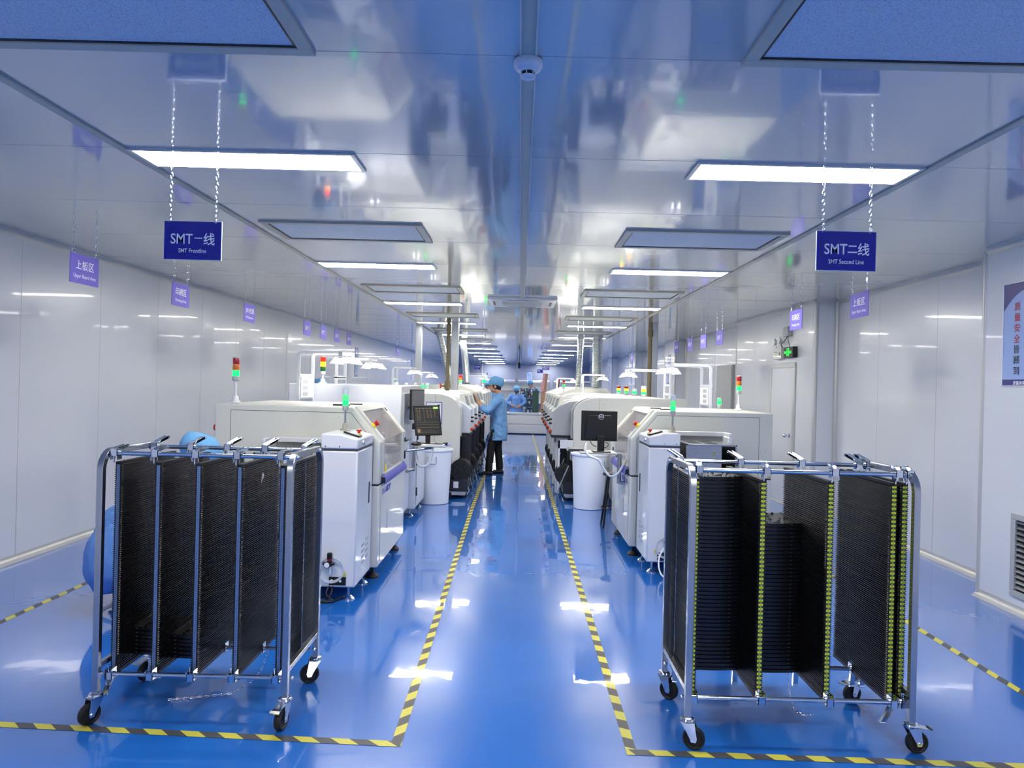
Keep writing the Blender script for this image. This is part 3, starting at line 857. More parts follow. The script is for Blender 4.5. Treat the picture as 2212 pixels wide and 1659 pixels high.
def trolley(side, xa, xb, ya, yb, label, panels, strip, blank=0):
    t = thing('board_trolley', label, 'trolley', ((xa + xb) / 2, (ya + yb) / 2, 0))
    zt, zb, rad = 1.272, .138, .085
    hw = .0145
    for x in (xa, xb):
        pts = [(x, ya, zb)]
        pts.append((x, ya, zt - rad))
        for k in range(1, 7):
            q = PI / 2 * k / 6; pts.append((x, ya + rad * (1 - math.cos(q)), zt - rad + rad * math.sin(q)))
        for k in range(1, 7):
            q = PI / 2 * k / 6; pts.append((x, yb - rad + rad * math.sin(q), zt - rad + rad * math.cos(q)))
        pts.append((x, yb, zb))
        MB().tube(pts, hw, sq=True).build('hoop_frame', M_STEEL, parent=t, smooth=22)
        MB().tube([(x, ya, .262), (x, yb, .262)], hw * .85, sq=True).build('side_rail', M_STEEL, parent=t)
    yf, yr = ya + .055, yb - .075
    zt2, zb2 = 1.262, .205
    for nm, y, z in (('top_rod', yf, zt2), ('top_rod', yr, zt2), ('bottom_rod', yf, zb2), ('bottom_rod', yr, zb2)):
        MB().cyl((xa + .01, y, z), (xb - .01, y, z), .0105, n=16).ball((xa - .012, y, z), .012, n=10, h=6).ball((xb + .012, y, z), .012, n=10, h=6).build(nm, M_CHROME, parent=t)
    py0, py1, pz0, pz1 = yf + .035, yb + .125, .205, 1.205
    nums = None
    for i, x in enumerate(panels):
        cb = comb_mesh(x, py0, py1, pz0, pz1).build('slotted_panel', M_COMB, parent=t, smooth=0)
        MB().box(x - .013, x + .013, py0 - .012, py1, pz0 - .014, pz0).build('panel_end_cap', M_BLACK, parent=cb)
        cap = MB().box(x - .013, x + .013, py0 - .012, py1, pz1, pz1 + .014)
        for dy in (py0 + .06, (py0 + py1) / 2):
            cap.cyl((x - .015, dy, pz1 + .014), (x - .015, dy, pz1 + .016), .003, n=6)
        cap.build('panel_end_cap', M_BLACK, parent=cb)
        ms = MB()
        for yy in (py0 + .012, (py0 + py1) / 2 + .03, py1 - .015):
            for s in (-1, 1):
                if (i == 0 and s < 0) or (i == len(panels) - 1 and s > 0):
                    ms.box(x + s * .0135, x + s * .0165, yy - .006, yy + .006, pz0 - .01, pz1 + .01)
        if ms.v: ms.build('edge_rail', M_STEEL, parent=cb)
        post_notched(x, py0, pz0, pz1).build('front_post', M_BLACK, parent=cb)
        # numbered strip on the front post
        wdt = .0150 if strip == 'blue' else .0205; yq = py0 - .0108
        if strip == 'blue':
            st = MB().box(x - wdt / 2, x + wdt / 2, yq, yq + .0008, pz0, pz1).build('number_strip', M_STRIPB, parent=cb)
            if nums is None:
                a = MB(); digits_strip((a, a), 0, 0, 0, 1.0, 99, wdt); nums = a
            b = MB(); b.add([(v[0] + x, v[1] + yq, v[2] + pz0) for v in nums.v], nums.f)
            b.build('numbers', M_NUMD, parent=st, smooth=0, recalc=False)
        else:
            p = (pz1 - pz0) / 99; st = MB()
            for k in range(99):
                st.box(x - wdt / 2, x + wdt / 2, yq, yq + .0008, pz1 - (k + 1) * p, pz1 - k * p, m=k % 2)
            st = st.build('number_strip', [M_STRIPY, M_STRIPG], parent=cb, smooth=0)
            if nums is None:
                a, b = MB(), MB(); digits_strip((a, b), 0, 0, 0, 1.0, 99, wdt); nums = (a, b)
            b = MB()
            for q in (0, 1): b.add([(v[0] + x, v[1] + yq, v[2] + pz0) for v in nums[q].v], nums[q].f, m=q)
            b.build('numbers', [M_NUMD, M_NUMY], parent=st, smooth=0, recalc=False)
        for y, up, lv in ((yf, 1, (0.012, .065, .010)), (yr, 1, (-side * .045, .035, .030))):
            clamp(t, x + .001, y, zt2, up, lv)
        clamp(t, x + .001, yf, zb2, -1, (.004, .05, -.012) if i not in ((0,) if side < 0 else (3,)) else (-.035, .015, -.085))
        clamp(t, x + .001, yr, zb2, -1, (.004, .05, -.012) if side < 0 else (.0, .008, -.075))
    return t, (py0, py1, pz0, pz1)

PL = [-1.928, -1.735, -1.540, -1.342, -1.134]
PR = [.838, 1.150, 1.466, 1.762, 1.812]
TL, GL_ = trolley(-1, -1.962, -1.072, 3.27, 3.76, 'chrome wheeled board rack on the left with pale blue number strips', PL, 'blue')
TR, GR_ = trolley(1, .800, 1.808 + .012, 3.17, 3.68, 'chrome wheeled board rack on the right with yellow and green number strips', PR, 'yg')
caster(TL, -1.962, 3.27, .140, R(243)); caster(TL, -1.072, 3.27, .140, R(262), True)
caster(TL, -1.072, 3.76, .140, R(200)); caster(TL, -1.962, 3.76, .140, R(250), True)
caster(TR, .800, 3.17, .140, R(340)); caster(TR, 1.820, 3.17, .140, R(5), True)
caster(TR, .800, 3.68, .140, R(320)); caster(TR, 1.820, 3.68, .140, R(200), True)
for root, pts in ((TL, [(-1.30, 3.69, .20), (-1.33, 3.66, .10), (-1.37, 3.62, .05), (-1.45, 3.57, .012), (-1.62, 3.53, .006), (-1.735, 3.50, .006)]),
                  (TR, [(1.42, 3.60, .20), (1.425, 3.59, .12), (1.43, 3.57, .05), (1.44, 3.53, .012), (1.47, 3.50, .006), (1.52, 3.505, .006)])):
    ch = MB()
    for a, b in zip(pts[:-1], pts[1:]): chain_mb(ch, a, b, link=.016, r=.0013)
    ch.build('grounding_chain', M_CHROME, parent=root)
MB().add([(-1.342 + .015, 3.60, 1.10), (-1.342 + .016, 3.63, 1.13), (-1.342 + .015, 3.61, 1.15), (-1.342 + .016, 3.59, 1.12), (-1.342 + .015, 3.585, 1.08)], [(0, 1, 2, 3), (0, 3, 4)]).build('torn_label', M_PAPER, parent=TL, recalc=False)

# carrier trays standing in the slots
NUMW = ['topmost', 'second', 'third', 'fourth', 'fifth', 'sixth', 'seventh', 'eighth', 'ninth', 'tenth', 'eleventh', 'twelfth', 'thirteenth', 'fourteenth', 'fifteenth', 'sixteenth', 'seventeenth', 'eighteenth', 'nineteenth', 'twentieth']
TENS = {2: 'twenty', 3: 'thirty', 4: 'forty'}
def ordw(i):
    if i < 20: return NUMW[i]
    n = i + 1
    if n % 10 == 0: return {2: 'twentieth', 3: 'thirtieth', 4: 'fortieth'}[n // 10]
    return TENS[n // 10] + '-' + ['', 'first', 'second', 'third', 'fourth', 'fifth', 'sixth', 'seventh', 'eighth', 'ninth'][n % 10]
def tray_proto(w, d):
    mb = MB(); n = 10
    for i in range(n):       # slightly sagging plate
        xa = -w / 2 + w * i / n; xb = -w / 2 + w * (i + 1) / n
        za = -.006 * (1 - (2 * xa / w) ** 2); zb_ = -.006 * (1 - (2 * xb / w) ** 2)
        ya = 0; yb_ = 0
        mb.prism([(xa, za), (xb, zb_), (xb, zb_ + .0045), (xa, za + .0045)], 'y', 0, d)
        mb.prism([(xa, za - .010), (xb, zb_ - .010), (xb, zb_ + .006), (xa, za + .006)], 'y', .002, .006)
    mb.box(-w / 2, -w / 2 + .004, 0, d, -.010, .008).box(w / 2 - .004, w / 2, 0, d, -.010, .008)
    rr = random.Random(3)
    for k in range(34):
        x = rr.uniform(-w * .42, w * .42); y = rr.uniform(.01, d - .02); s = rr.uniform(.002, .006)
        mb.box(x - s, x + s, y - s * .7, y + s * .7, .002, .002 + rr.uniform(.003, .008), 1)
    for k in range(6):
        mb.cyl((-w * .38 + k * w * .15, .012, .002), (-w * .38 + k * w * .15, .012, .008), .003, n=8, m=1)
    for k in range(5):
        x = -w * .36 + k * w * .17
        mb.box(x - .004, x + .004, .0005, .002, -.006, -.0035, 2)
    t = mb.build('carrier_tray', [M_TRAY, M_STUD, M_MARK], smooth=20, origin=(0, 0, 0))
    t['category'] = 'tray'
    return t
M_TRAY = mat('black_tray_plastic', (0.055, 0.055, 0.065), 0.25, spec=0.6)
M_STUD = mat('glossy_black_studs', (0.10, 0.10, 0.12), 0.15, coat=0.6)
M_MARK = mat('worn_grey_marks', (0.34, 0.35, 0.38), 0.4)
def fill(xl, xr, y, d, ztop, zbot, pitch, txt, grp):
    w = xr - xl - .012
    pr = tray_proto(w, d); n = int(round((ztop - zbot) / pitch)) + 1
    for i in range(n):
        lab = 'black carrier tray, %s from the top in %s' % (ordw(i), txt) if i else 'topmost black carrier tray in %s' % txt
        loc = ((xl + xr) / 2, y, ztop - i * pitch)
        if i == 0: pr.location = loc; pr['label'] = lab; pr['group'] = grp
        else: dup(pr, loc, 0, lab, grp)
    return n
fill(PR[0], PR[1], 3.53, .30, 1.193, .222, .0202, 'the full left bay of the right trolley', 'trays in the left bay of the right trolley')
fill(PR[1], PR[2], 3.55, .30, .958, .205, .0202, 'the half-full middle bay of the right trolley', 'trays in the middle bay of the right trolley')
fill(PL[0], PL[1], 3.49, .28, .370, .245, .0202, 'the leftmost bay of the left trolley', 'trays in the leftmost bay of the left trolley')
fill(PL[1], PL[2], 3.49, .28, .335, .238, .0202, 'the second bay of the left trolley', 'trays in the second bay of the left trolley')

# ================================================================== MACHINES
def X(s, a): return s * a
class Side:
    """helper that mirrors a part built for outward distance a (x = s*a)"""
    def __init__(q, s, dx, dy): q.s = s; q.dx = dx; q.dy = dy
    def m(q, mb):
        mb.v = [(q.s * (v[0] + q.dx), v[1] + q.dy, v[2]) for v in mb.v]
        return mb
    def p(q, a, y, z): return (q.s * (a + q.dx), y + q.dy, z)

def foot(mb, a, y, z0, black=False, r=.045):
    if black:
        mb.lathe([(r * 1.25, 0), (r * 1.25, .012), (r * .9, .03), (r * .35, .045)], (a, y, 0), n=20)
    else:
        mb.lathe([(r, 0), (r, .008), (r * .6, .024), (r * .3, .034)], (a, y, 0), n=20)
    mb.cyl((a, y, .03), (a, y, z0 + .01), .009 if not black else .012, n=10)
    mb.lathe([(.016, 0), (.016, .01)], (a, y, z0 - .02), n=6)

def loader(s, dx, dy, side):
    q = Side(s, dx, dy)
    t = thing('board_loader', 'white %s' % side, 'machine', q.p(1.32, 5.4, 0))
    B = lambda mb, nm, mt, bev=0.0, par=t, **k: q.m(mb).build(nm, mt, parent=par, bevel=bev, **k)
    a0, a1, y0, y1 = 1.19, 1.465, 5.14, 5.67
    B(MB().box(a0, a1, y0, y1, .10, 1.112), 'tower', M_LOADW, .012)
    B(MB().prism([(a0, 1.125), (a0, 1.200), (a0 + .13, 1.238), (a1, 1.238), (a1, 1.125)], 'y', y0 - .004, y1), 'top_cover', M_LOADW, .012)
    B(MB().box(a0 + .006, a1 - .006, y0 + .005, y1 - .005, 1.10, 1.13), 'cover_gap', M_DGREY)
    g = MB()
    for aa, z in ((a1 - .035, 1.145), (a1 - .14, 1.145)): g.cyl((aa, y0 - .006, z), (aa, y0, z), .005, n=10)
    B(g, 'screws', M_STEEL)
    B(MB().box(a0 - .004, a0 + .02, y0 + .40, y0 + .43, .66, .83), 'door_handle', M_BLACK, .003)
    B(MB().cyl((a0, y0 + .14, 1.165), (a0 - .012, y0 + .14, 1.165), .015).cyl((a0 - .012, y0 + .14, 1.165), (a0 - .018, y0 + .14, 1.150), .006), 'lock', M_CHROME)
    g = MB()
    for i in range(2):
        for k in range(4):
            z = .22 + k * .045 + i * .02; y = y0 + .20 + i * .13
            g.box(a0 - .0015, a0, y, y + .09, z, z + .022)
    B(g, 'side_vents', M_GREY)
    # operator screen on the cover
    d = Vector((.13, 0, .038)).normalized()
    c = Vector((a0 + .075, y0 + .15, 1.226)); up = d.cross(Vector((0, 1, 0))) * -1
    B(MB().obox(c + Vector((0, 0, .004)), d, (0, 1, 0), up, .062, .055, .006), 'touch_panel', M_BLACK, .002)
    B(MB().obox(c + Vector((0, 0, .0105)), d, (0, 1, 0), up, .046, .040, .0008), 'panel_screen', M_SCRGREY)
    e = thing_part = B(MB().lathe([(.020, 0), (.020, .014), (.012, .014)], (a0 + .055, y0 + .26, 1.214), n=18), 'emergency_stop', M_YELS)
    B(MB().lathe([(.010, .014), (.010, .026), (.020, .028), (.020, .040), (.012, .044)], (a0 + .055, y0 + .26, 1.214), n=18), 'stop_button', M_RED, par=e)
    B(MB().prism([(a1 - .006, .105), (a1 - .006, 1.11), (a1 - .002, 1.11), (a1 - .002, .105)], 'y', y0 - .002, y0), 'panel_seam', M_GREY)
    # black power socket plate, switch, warning mark
    B(MB().box(a1 - .21, a1 - .085, y0 - .006, y0, .118, .180) if s < 0 else MB().box(a1 - .18, a1 - .075, y0 - .006, y0, .118, .190), 'socket_plate', M_BLACK, .002)
    B(MB().cyl((a1 - .105, y0 - .010, .150), (a1 - .105, y0 - .005, .150), .013).cyl((a1 - .20 + .03, y0 - .012, .150), (a1 - .17, y0 - .006, .150), .009), 'switches', M_PAPER)
    tri = MB().prism([(a1 - .215, .192), (a1 - .185, .192), (a1 - .200, .220)], 'y', y0 - .003, y0)
    B(tri, 'warning_mark', M_YELS)
    # air regulator with gauge and coiled hose
    ra = a1 - .095; rz = .285
    g = MB().lathe([(.018, 0), (.020, .01), (.020, .04), (.014, .045)], (ra, y0 - .035, rz + .035), n=16).cyl((ra - .035, y0 - .035, rz), (ra + .05, y0 - .035, rz), .012)
    g.cyl((ra, y0 - .035, rz - .02), (ra, y0 - .035, rz + .035), .017)
    B(g, 'air_regulator', M_BLACK)
    B(MB().lathe([(.019, 0), (.019, .006)], (ra, y0 - .035, rz + .028), n=16), 'regulator_ring', M_RED)
    gg = B(MB().lathe([(.024, 0), (.024, -.012), (.020, -.014)], (ra + .012, y0 - .052, rz - .003), n=20, axis='y'), 'gauge', M_BLACK)
    B(MB().lathe([(.019, -.0145), (.019, -.0155)], (ra + .012, y0 - .052, rz - .003), n=20, axis='y'), 'gauge_dial', M_PAPER, par=gg)
    B(MB().cyl((ra - .002, y0 - .035, rz - .075), (ra - .002, y0 - .035, rz - .02), .011), 'filter_bowl', M_CLEAR)
    hs = MB()
    for k in range(3):
        rr = .082 + .006 * k
        hs.tube([(ra - .01 + rr * math.cos(2 * PI * j / 24), y0 - .016 - .007 * k, rz - .05 + rr * math.sin(2 * PI * j / 24)) for j in range(24)], .0035, n=6, loop=True)
    B(hs, 'coiled_air_hose', M_HOSE)
    if s > 0:
        B(MB().hose([(ra + .03, y0 - .04, rz), (ra - .05, y0 - .06, rz - .06), (ra - .09, y0 - .09, .12), (ra - .06, y0 - .16, .02), (ra + .1, y0 - .26, .006)], .007, n=8), 'air_hose', M_BINW)
    # magazine lift bay, outward of the tower
    b0, b1 = a1, a1 + .53; hz = .0 if s < 0 else .065
    B(MB().box(b0, b1, y0 + .30, y1, .10, .36), 'lift_base', M_LOADW, .006)
    B(MB().box(b0, b1, y0 + .30, y1, .36, .42), 'base_gap', M_BLACK)
    B(MB().box(b0 + .0, b1, y0 - .02, y0 + .30, .145, .20), 'lower_conveyor', M_STEEL, .003)
    B(MB().box(b0 - .002, b1 + .004, y0 - .02, y1, .52, .58), 'upper_conveyor', M_STEEL, .003)
    B(MB().box(b0, b0 + .05, y0 + .28, y0 + .34, .42, 1.05), 'lift_column', M_BLACK, .003)
    g = MB().box(b1 - .02, b1 + .02, y0 + .30, y1, .10, 1.13 + hz)
    B(g, 'side_plate', M_LOADW, .01)
    g = MB().box(b0, b1 + .02, y1 - .05, y1 - .01, 1.12 + hz, 1.165 + hz).box(b1 - .01, b1 + .02, y0 + .30, y1, 1.12 + hz, 1.165 + hz)
    B(g, 'top_guard_rail', M_LOADW, .008)
    B(MB().box(b0, b1, y1 - .03, y1 - .01, .58, 1.0), 'back_plate', M_DGREY)
    B(MB().hose([(a0 + .1, y0 + .05, .02), (a0 + .14, y0 - .02, .012), (a0 + .2, y0 - .06, .012), (a0 + .28, y0 - .02, .014), (a0 + .24, y0 + .08, .012)], .008, n=6)
      .hose([(a0 + .16, y0 + .02, .13), (a0 + .17, y0 - .03, .05), (a0 + .22, y0 - .03, .013), (a0 + .34, y0 - .06, .012), (a0 + .40, y0 + .04, .012)], .007, n=6)
      .hose([(a0 + .18, y0 + .02, .13), (a0 + .2, y0 - .03, .06), (a0 + .14, y0 - .05, .012), (a0 + .3, y0 - .04, .02), (a0 + .38, y0 - .02, .012)], .007, n=6), 'floor_cables', M_BLACK)
    for aa, yy in ((a0 + .06, y0 + .06), (a0 + .05, y1 - .06), (b1 - .05, y0 + .36), (b1 - .05, y1 - .06)):
        g = MB(); foot(g, aa, yy, .10); B(g, 'levelling_foot', M_CHROME)
    # magazine standing in the lift: a thing of its own
    mt = thing('board_magazine', 'black slotted board magazine standing in the lift of the %s' % ('left loader' if s < 0 else 'right loader'), 'magazine', q.p((b0 + b1) / 2, y0 + .3, .58))
    P = lambda mb, nm, m_, **k: q.m(mb).build(nm, m_, parent=mt, **k)
    m0, m1 = b0 + .055, b1 - .03; n0, n1 = y0 - .0, y1 - .06; z0, z1 = .582, 1.085 + hz
    P(MB().box(m0, m1, n0, n1, z1 - .015, z1).box(m0, m1, n0, n1, z0, z0 + .015), 'end_plates', M_STEEL, bevel=.002)
    for nm, aa, bb in (('slotted_wall', m0, m0 + .012), ('slotted_wall', m1 - .012, m1)):
        g = MB().box(aa, bb, n0 + .02, n1 - .02, z0 + .015, z1 - .015)
        for k in range(45 + int(hz * 100)):
            z = z0 + .02 + k * .0104
            e = bb if aa == m0 else aa - .006
            g.box(e, e + .006, n0 + .02, n1 - .02, z, z + .005)
        P(g, nm, M_COMB, smooth=0)
    for aa in (m0, m1 - .015): P(MB().box(aa, aa + .015, n0, n0 + .018, z0, z1), 'corner_bar', M_STEEL, bevel=.001)
    P(MB().box(m0 + .02, m1 - .10, n0 + .12, n0 + .125, z0 + .02, z1 - .02), 'metal_plate', M_STEEL)
    P(MB().prism([(m1 - .17 - .015, z1 - .10), (m1 - .17 + .015, z1 - .10), (m1 - .17, z1 - .07)], 'y', n0 + .117, n0 + .12), 'warning_mark', M_YELS)
    tp = MB()
    for i in range(2):
        for j in range(2):
            ax_ = m0 + .05 + i * .14; ay_ = n0 + .06 + j * .2
            tp.box(ax_, ax_ + .1, ay_, ay_ + .14, z1, z1 + .002)
    P(tp, 'top_openings', M_BLACK)
    return t, q
LL, qL = loader(-1, 0, 0, 'loader tower with touch panel behind the left trolley')
LR, qR = loader(1, -.045, .965, 'loader tower with touch panel behind the right trolley')

def tower_light(name_lab, x, y, z, stack, pole=.16, r=.026, seg=.045, base='white', group='stack signal lights', capm=None):
    """stack: list of materials from bottom to top"""
    t = thing('signal_tower', name_lab, 'signal light', (x, y, z), group)
    bm = M_LOADW if base == 'white' else M_BRONZ
    h = 0
    if pole > .05:
        MB().lathe([(r * 1.7, 0), (r * 1.7, .006), (r * 1.0, .018), (r * .8, .05), (r * .5, .06)], (x, y, z), n=20).build('foot_bracket', bm, parent=t)
        MB().cyl((x, y, z + .05), (x, y, z + pole), r * .36, n=12).build('pole', M_STEEL if base != 'white' else M_LOADW, parent=t)
        h = pole
    MB().lathe([(r * .7, 0), (r * 1.02, .012), (r * 1.02, .040), (r * .95, .042)], (x, y, z + h), n=22).build('lamp_base', M_GREY if capm is None else capm, parent=t)
    h += .042
    for i, m_ in enumerate(stack):
        nm = {'lit_green_lens': 'green_lens', 'unlit_green_lens': 'green_lens', 'glowing_clear_green': 'green_lens', 'unlit_amber_lens': 'amber_lens', 'lit_amber_lens': 'amber_lens',
              'unlit_red_lens': 'red_lens', 'glowing_red_lens': 'red_lens', 'clear_lens': 'clear_lens'}[m_.name]
        MB().lathe([(r * .96, 0), (r, .003), (r, seg - .004), (r * .96, seg - .001)], (x, y, z + h), n=22).build(nm, m_, parent=t)
        h += seg
    MB().lathe([(r * 1.0, 0), (r * 1.0, .006), (r * .8, .010)], (x, y, z + h), n=22).build('lamp_cap', M_GREY if base == 'white' else M_CLEAR, parent=t)
    return t
M_BRONZ = mat('beige_bracket', (0.62, 0.60, 0.55), 0.45)
tower_light('green-lit clear signal tower on the left loader top', *qL.p(1.385, 5.52, 1.238), [M_GRNON, M_GRNCL, M_CLEAR], pole=.155, r=.0235, seg=.043, base='beige')
tower_light('green-lit clear signal tower on the right loader top', *qR.p(1.425, 5.29, 1.238), [M_GRNON, M_GRNCL, M_CLEAR], pole=.155, r=.0235, seg=.043, base='beige')

def printer(s, dx, dy, lab):
    q = Side(s, dx, dy)
    y0, y1 = 5.70, 6.98
    t = thing('solder_printer', lab, 'machine', q.p(1.8, 6.3, 0))
    B = lambda mb, nm, mt, bev=0.0, par=t, **k: q.m(mb).build(nm, mt, parent=par, bevel=bev, **k)
    A, E, Bd, Zs = 1.14, 2.50, 1.375, 1.415
    B(MB().box(A, E, y0, y1, .10, .775), 'lower_cabinet', M_WHITE, .012)
    B(MB().box(A + .006, E - .006, y0 + .006, y1 - .006, .77, .79), 'waist_gap', M_GAP)
    prof = [(A, .785), (A, 1.135), (Bd, Zs), (E, Zs), (E, .785)]
    B(MB().prism(prof, 'y', y0, y0 + .10), 'near_cheek', M_CREAM, .010)
    B(MB().prism(prof, 'y', y1 - .10, y1), 'far_cheek', M_CREAM, .010)
    B(MB().box(Bd, E, y0 + .09, y1 - .09, .785, Zs), 'upper_body', M_CREAM, .006)
    # shut lines on the near cheek
    g = MB()
    yy = y0 - .0012
    P2 = [(A + .055, .80), (A + .055, 1.135), (Bd + .01, Zs - .045), (E - .13, Zs - .045)]
    for a, b in zip(P2[:-1], P2[1:]):
        g.tube([(a[0], yy, a[1]), (b[0], yy, b[1])], .0016, n=4)
    g.tube([(E - .13, yy, Zs - .045), (E - .13, yy, .12)], .0016, n=4)
    g.tube([(A, yy, .782), (E - .13, yy, .782)], .0016, n=4).tube([(A + .065, yy, .77), (A + .065, yy, .11)], .0016, n=4)
    B(g, 'shut_lines', M_GAP)
    g = MB()
    for a, z in ((A + .10, 1.07), (A + .10, .84), (Bd + .1, Zs - .08), (E - .06, Zs - .08), (E - .06, 1.05), (A + .13, .70), (A + .13, .16)):
        g.ball((a, y0, z), .008, k=(1, .4, 1), n=10, h=6)
    B(g, 'panel_buttons', M_WHITE)
    # hood: white frame round a clear window
    ft = .018
    d = Vector((Bd - A, 0, Zs - 1.135)); L = d.length; d.normalize(); nrm = Vector((-d.z, 0, d.x))
    o = Vector((A, 0, 1.135))
    h0, h1 = y0 + .11, y1 - .11
    def slab(mb, l0, l1, ya, yb, th=.022, lift=.0):
        c = o + d * (l0 + l1) / 2 + nrm * (lift) + Vector((0, (ya + yb) / 2, 0))
        mb.obox(c, d, (0, 1, 0), nrm, (l1 - l0) / 2, (yb - ya) / 2, th / 2)
    fr = MB()
    slab(fr, 0.0, L, h0, h0 + .08); slab(fr, 0.0, L, h1 - .10, h1); slab(fr, L - .06, L, h0, h1)
    fr.box(A - .006, A + .02, h0, h0 + .07, .80, 1.14).box(A - .006, A + .02, h1 - .10, h1, .80, 1.14).box(A - .006, A + .02, h0, h1, .80, .86)
    hood = B(fr, 'hood_frame', M_CREAM, .005)
    gl = MB(); slab(gl, .0, L - .06, h0 + .08, h1 - .10, th=.006)
    gl.box(A, A + .005, h0 + .07, h1 - .10, .86, 1.135)
    B(gl, 'hood_window', M_GLASS, par=hood)
    B(MB().prism([(A - .035, .80), (A - .01, .845), (A + .0, .845), (A + .0, .795), (A - .035, .775)], 'y', h0 - .02, h1 + .02), 'hood_grip', M_BLUEP, .006, par=hood)
    B(MB().box(A - .034, A - .001, h0 - .0215, h0 - .0205, .79, .835), 'grip_end', M_BLACK, par=hood)
    # gas strut and stickers behind the window
    ms = MB(); p0 = o + d * (L - .05) + Vector((0, h0 + .10, -.02)); p1 = o + d * (.08) + Vector((0, h0 + .26, -.03))
    B(ms.cyl(p0, p0.lerp(p1, .6), .012).cyl(p0.lerp(p1, .6), p1, .006).ball(p1, .022), 'gas_strut', M_STEEL)
    B(MB().box(A - .008, A - .007, h0 + .10, h0 + .16, .86, .93), 'yellow_sticker', M_YELS)
    st = MB(); slab(st, .02, .10, h0 + .02, h0 + .06, th=.004, lift=.012); slab(st, .105, .125, h0 + .02, h0 + .06, th=.004, lift=.012)
    B(st, 'white_labels', M_PAPER)
    ec = o + d * .15 + nrm * .012 + Vector((0, h0 + .035, 0))
    es = B(MB().cyl(ec, ec + nrm * .02, .018).cyl(ec, ec + nrm * .003, .030), 'emergency_stop', M_YELS)
    B(MB().cyl(ec + nrm * .02, ec + nrm * .045, .020).cyl(ec + nrm * .045, ec + nrm * .05, .026), 'stop_button', M_RED, par=es)
    bd = MB(); slab(bd, L - .10, L - .06, h1 - .07, h1 - .03, th=.004, lift=.012)
    B(bd, 'small_display', M_SCRK)
    # interior
    B(MB().box(A + .03, Bd, y0 + .10, y1 - .10, .785, .815), 'work_bed', M_WHITE)
    B(MB().box(A + .10, A + .18, y0 + .20, y1 - .2, .815, .93).box(A + .19, Bd, y0 + .14, y1 - .14, .815, 1.10), 'print_head', M_LOADW, .01)
    B(MB().hose([(A + .08, y0 + .3, .83), (A + .06, y0 + .42, 1.0), (A + .10, y0 + .55, 1.04), (A + .16, y0 + .62, .92)], .014, n=8), 'inner_hose', M_BINW)
    B(MB().box(A + .05, A + .12, y0 + .14, y0 + .17, .83, 1.06), 'blue_guide', M_SIGNB)
    ck = MB()
    for k in range(14): ck.box(A + .05 + .004 * k, A + .065 + .004 * k, y0 + .28 + k * .022, y0 + .295 + k * .022, .87 + .010 * k, .885 + .010 * k)
    B(ck, 'cable_chain', M_YELS)
    # lower doors
    B(MB().box(A - .006, A, y0 + .08, y1 - .06, .14, .76), 'front_door', M_WHITE, .004)
    B(MB().box(A - .010, A - .006, y0 + .34, y0 + .355, .36, .52), 'door_slot_handle', M_GREY)
    lg = MB().prism([(y0 + .30, .735), (y0 + .50, .735), (y0 + .44, .685), (y0 + .24, .685)], 'x', A - .0085, A - .006)
    B(lg, 'logo_plate', M_BLUEP)
    u = (0, 1, 0) if s < 0 else (0, -1, 0)
    c = q.p(A - .0095, y0 + .16, .71)
    MB().text('GKG', c, u, (0, 0, 1), .045, bold=.02).build('logo_lettering', M_BLUEP, parent=t, smooth=0, recalc=False)
    c = q.p(A - .0095, y0 + .37, .71)
    MB().text('G5', c, u, (0, 0, 1), .028, bold=.01).build('logo_lettering', M_TEXTW, parent=t, smooth=0, recalc=False)
    B(MB().box(A - .012, A - .004, y1 - .09, y1 - .04, 1.04, 1.08).box(A - .012, A - .004, y1 - .085, y1 - .045, .87, .95), 'lock_plates', M_BLACK, .002)
    B(MB().box(Bd + .1, Bd + .24, y0 + .30, y0 + .33, Zs, Zs + .012).box(Bd + .06, Bd + .17, y0 + .62, y0 + .64, Zs, Zs + .01), 'top_handles', M_BLACK)
    rd = MB().ball((E + .012, y0 + .05, 1.22), .03, k=(.6, 1, 1))
    if s < 0: B(rd, 'side_button', M_RED)
    for aa, yy_, bl in ((A + .06, y0 + .10, True), (A + .06, y1 - .22, True), (E - .1, y0 + .1, True), (E - .1, y1 - .1, True)):
        g = MB(); foot(g, aa, yy_, .10, black=True); B(g, 'levelling_foot', M_RUB)
    return t, q
PRL, pL = printer(-1, 0, 0, 'white solder paste printer with clear hood, left of the aisle')
PRR, pR = printer(1, -.06, .985, 'white solder paste printer with clear hood, right of the aisle')
tower_light('tall signal tower with red, amber and lit green lenses on the left printer', *pL.p(2.57 - .12, 5.98, 1.42), [M_GRNON, M_AMBL, M_REDL], pole=.185, r=.029, seg=.052)
tower_light('tall signal tower with red, amber and lit green lenses on the right printer', *pR.p(2.385, 6.40, 1.42), [M_GRNON, M_AMBL, M_REDL], pole=.165, r=.026, seg=.050)
tower_light('short green-lit signal light on the far edge of the right printer', *pR.p(2.31, 6.85, 1.42), [M_GRNON, M_GRNCL], pole=0, r=.024, seg=.035)

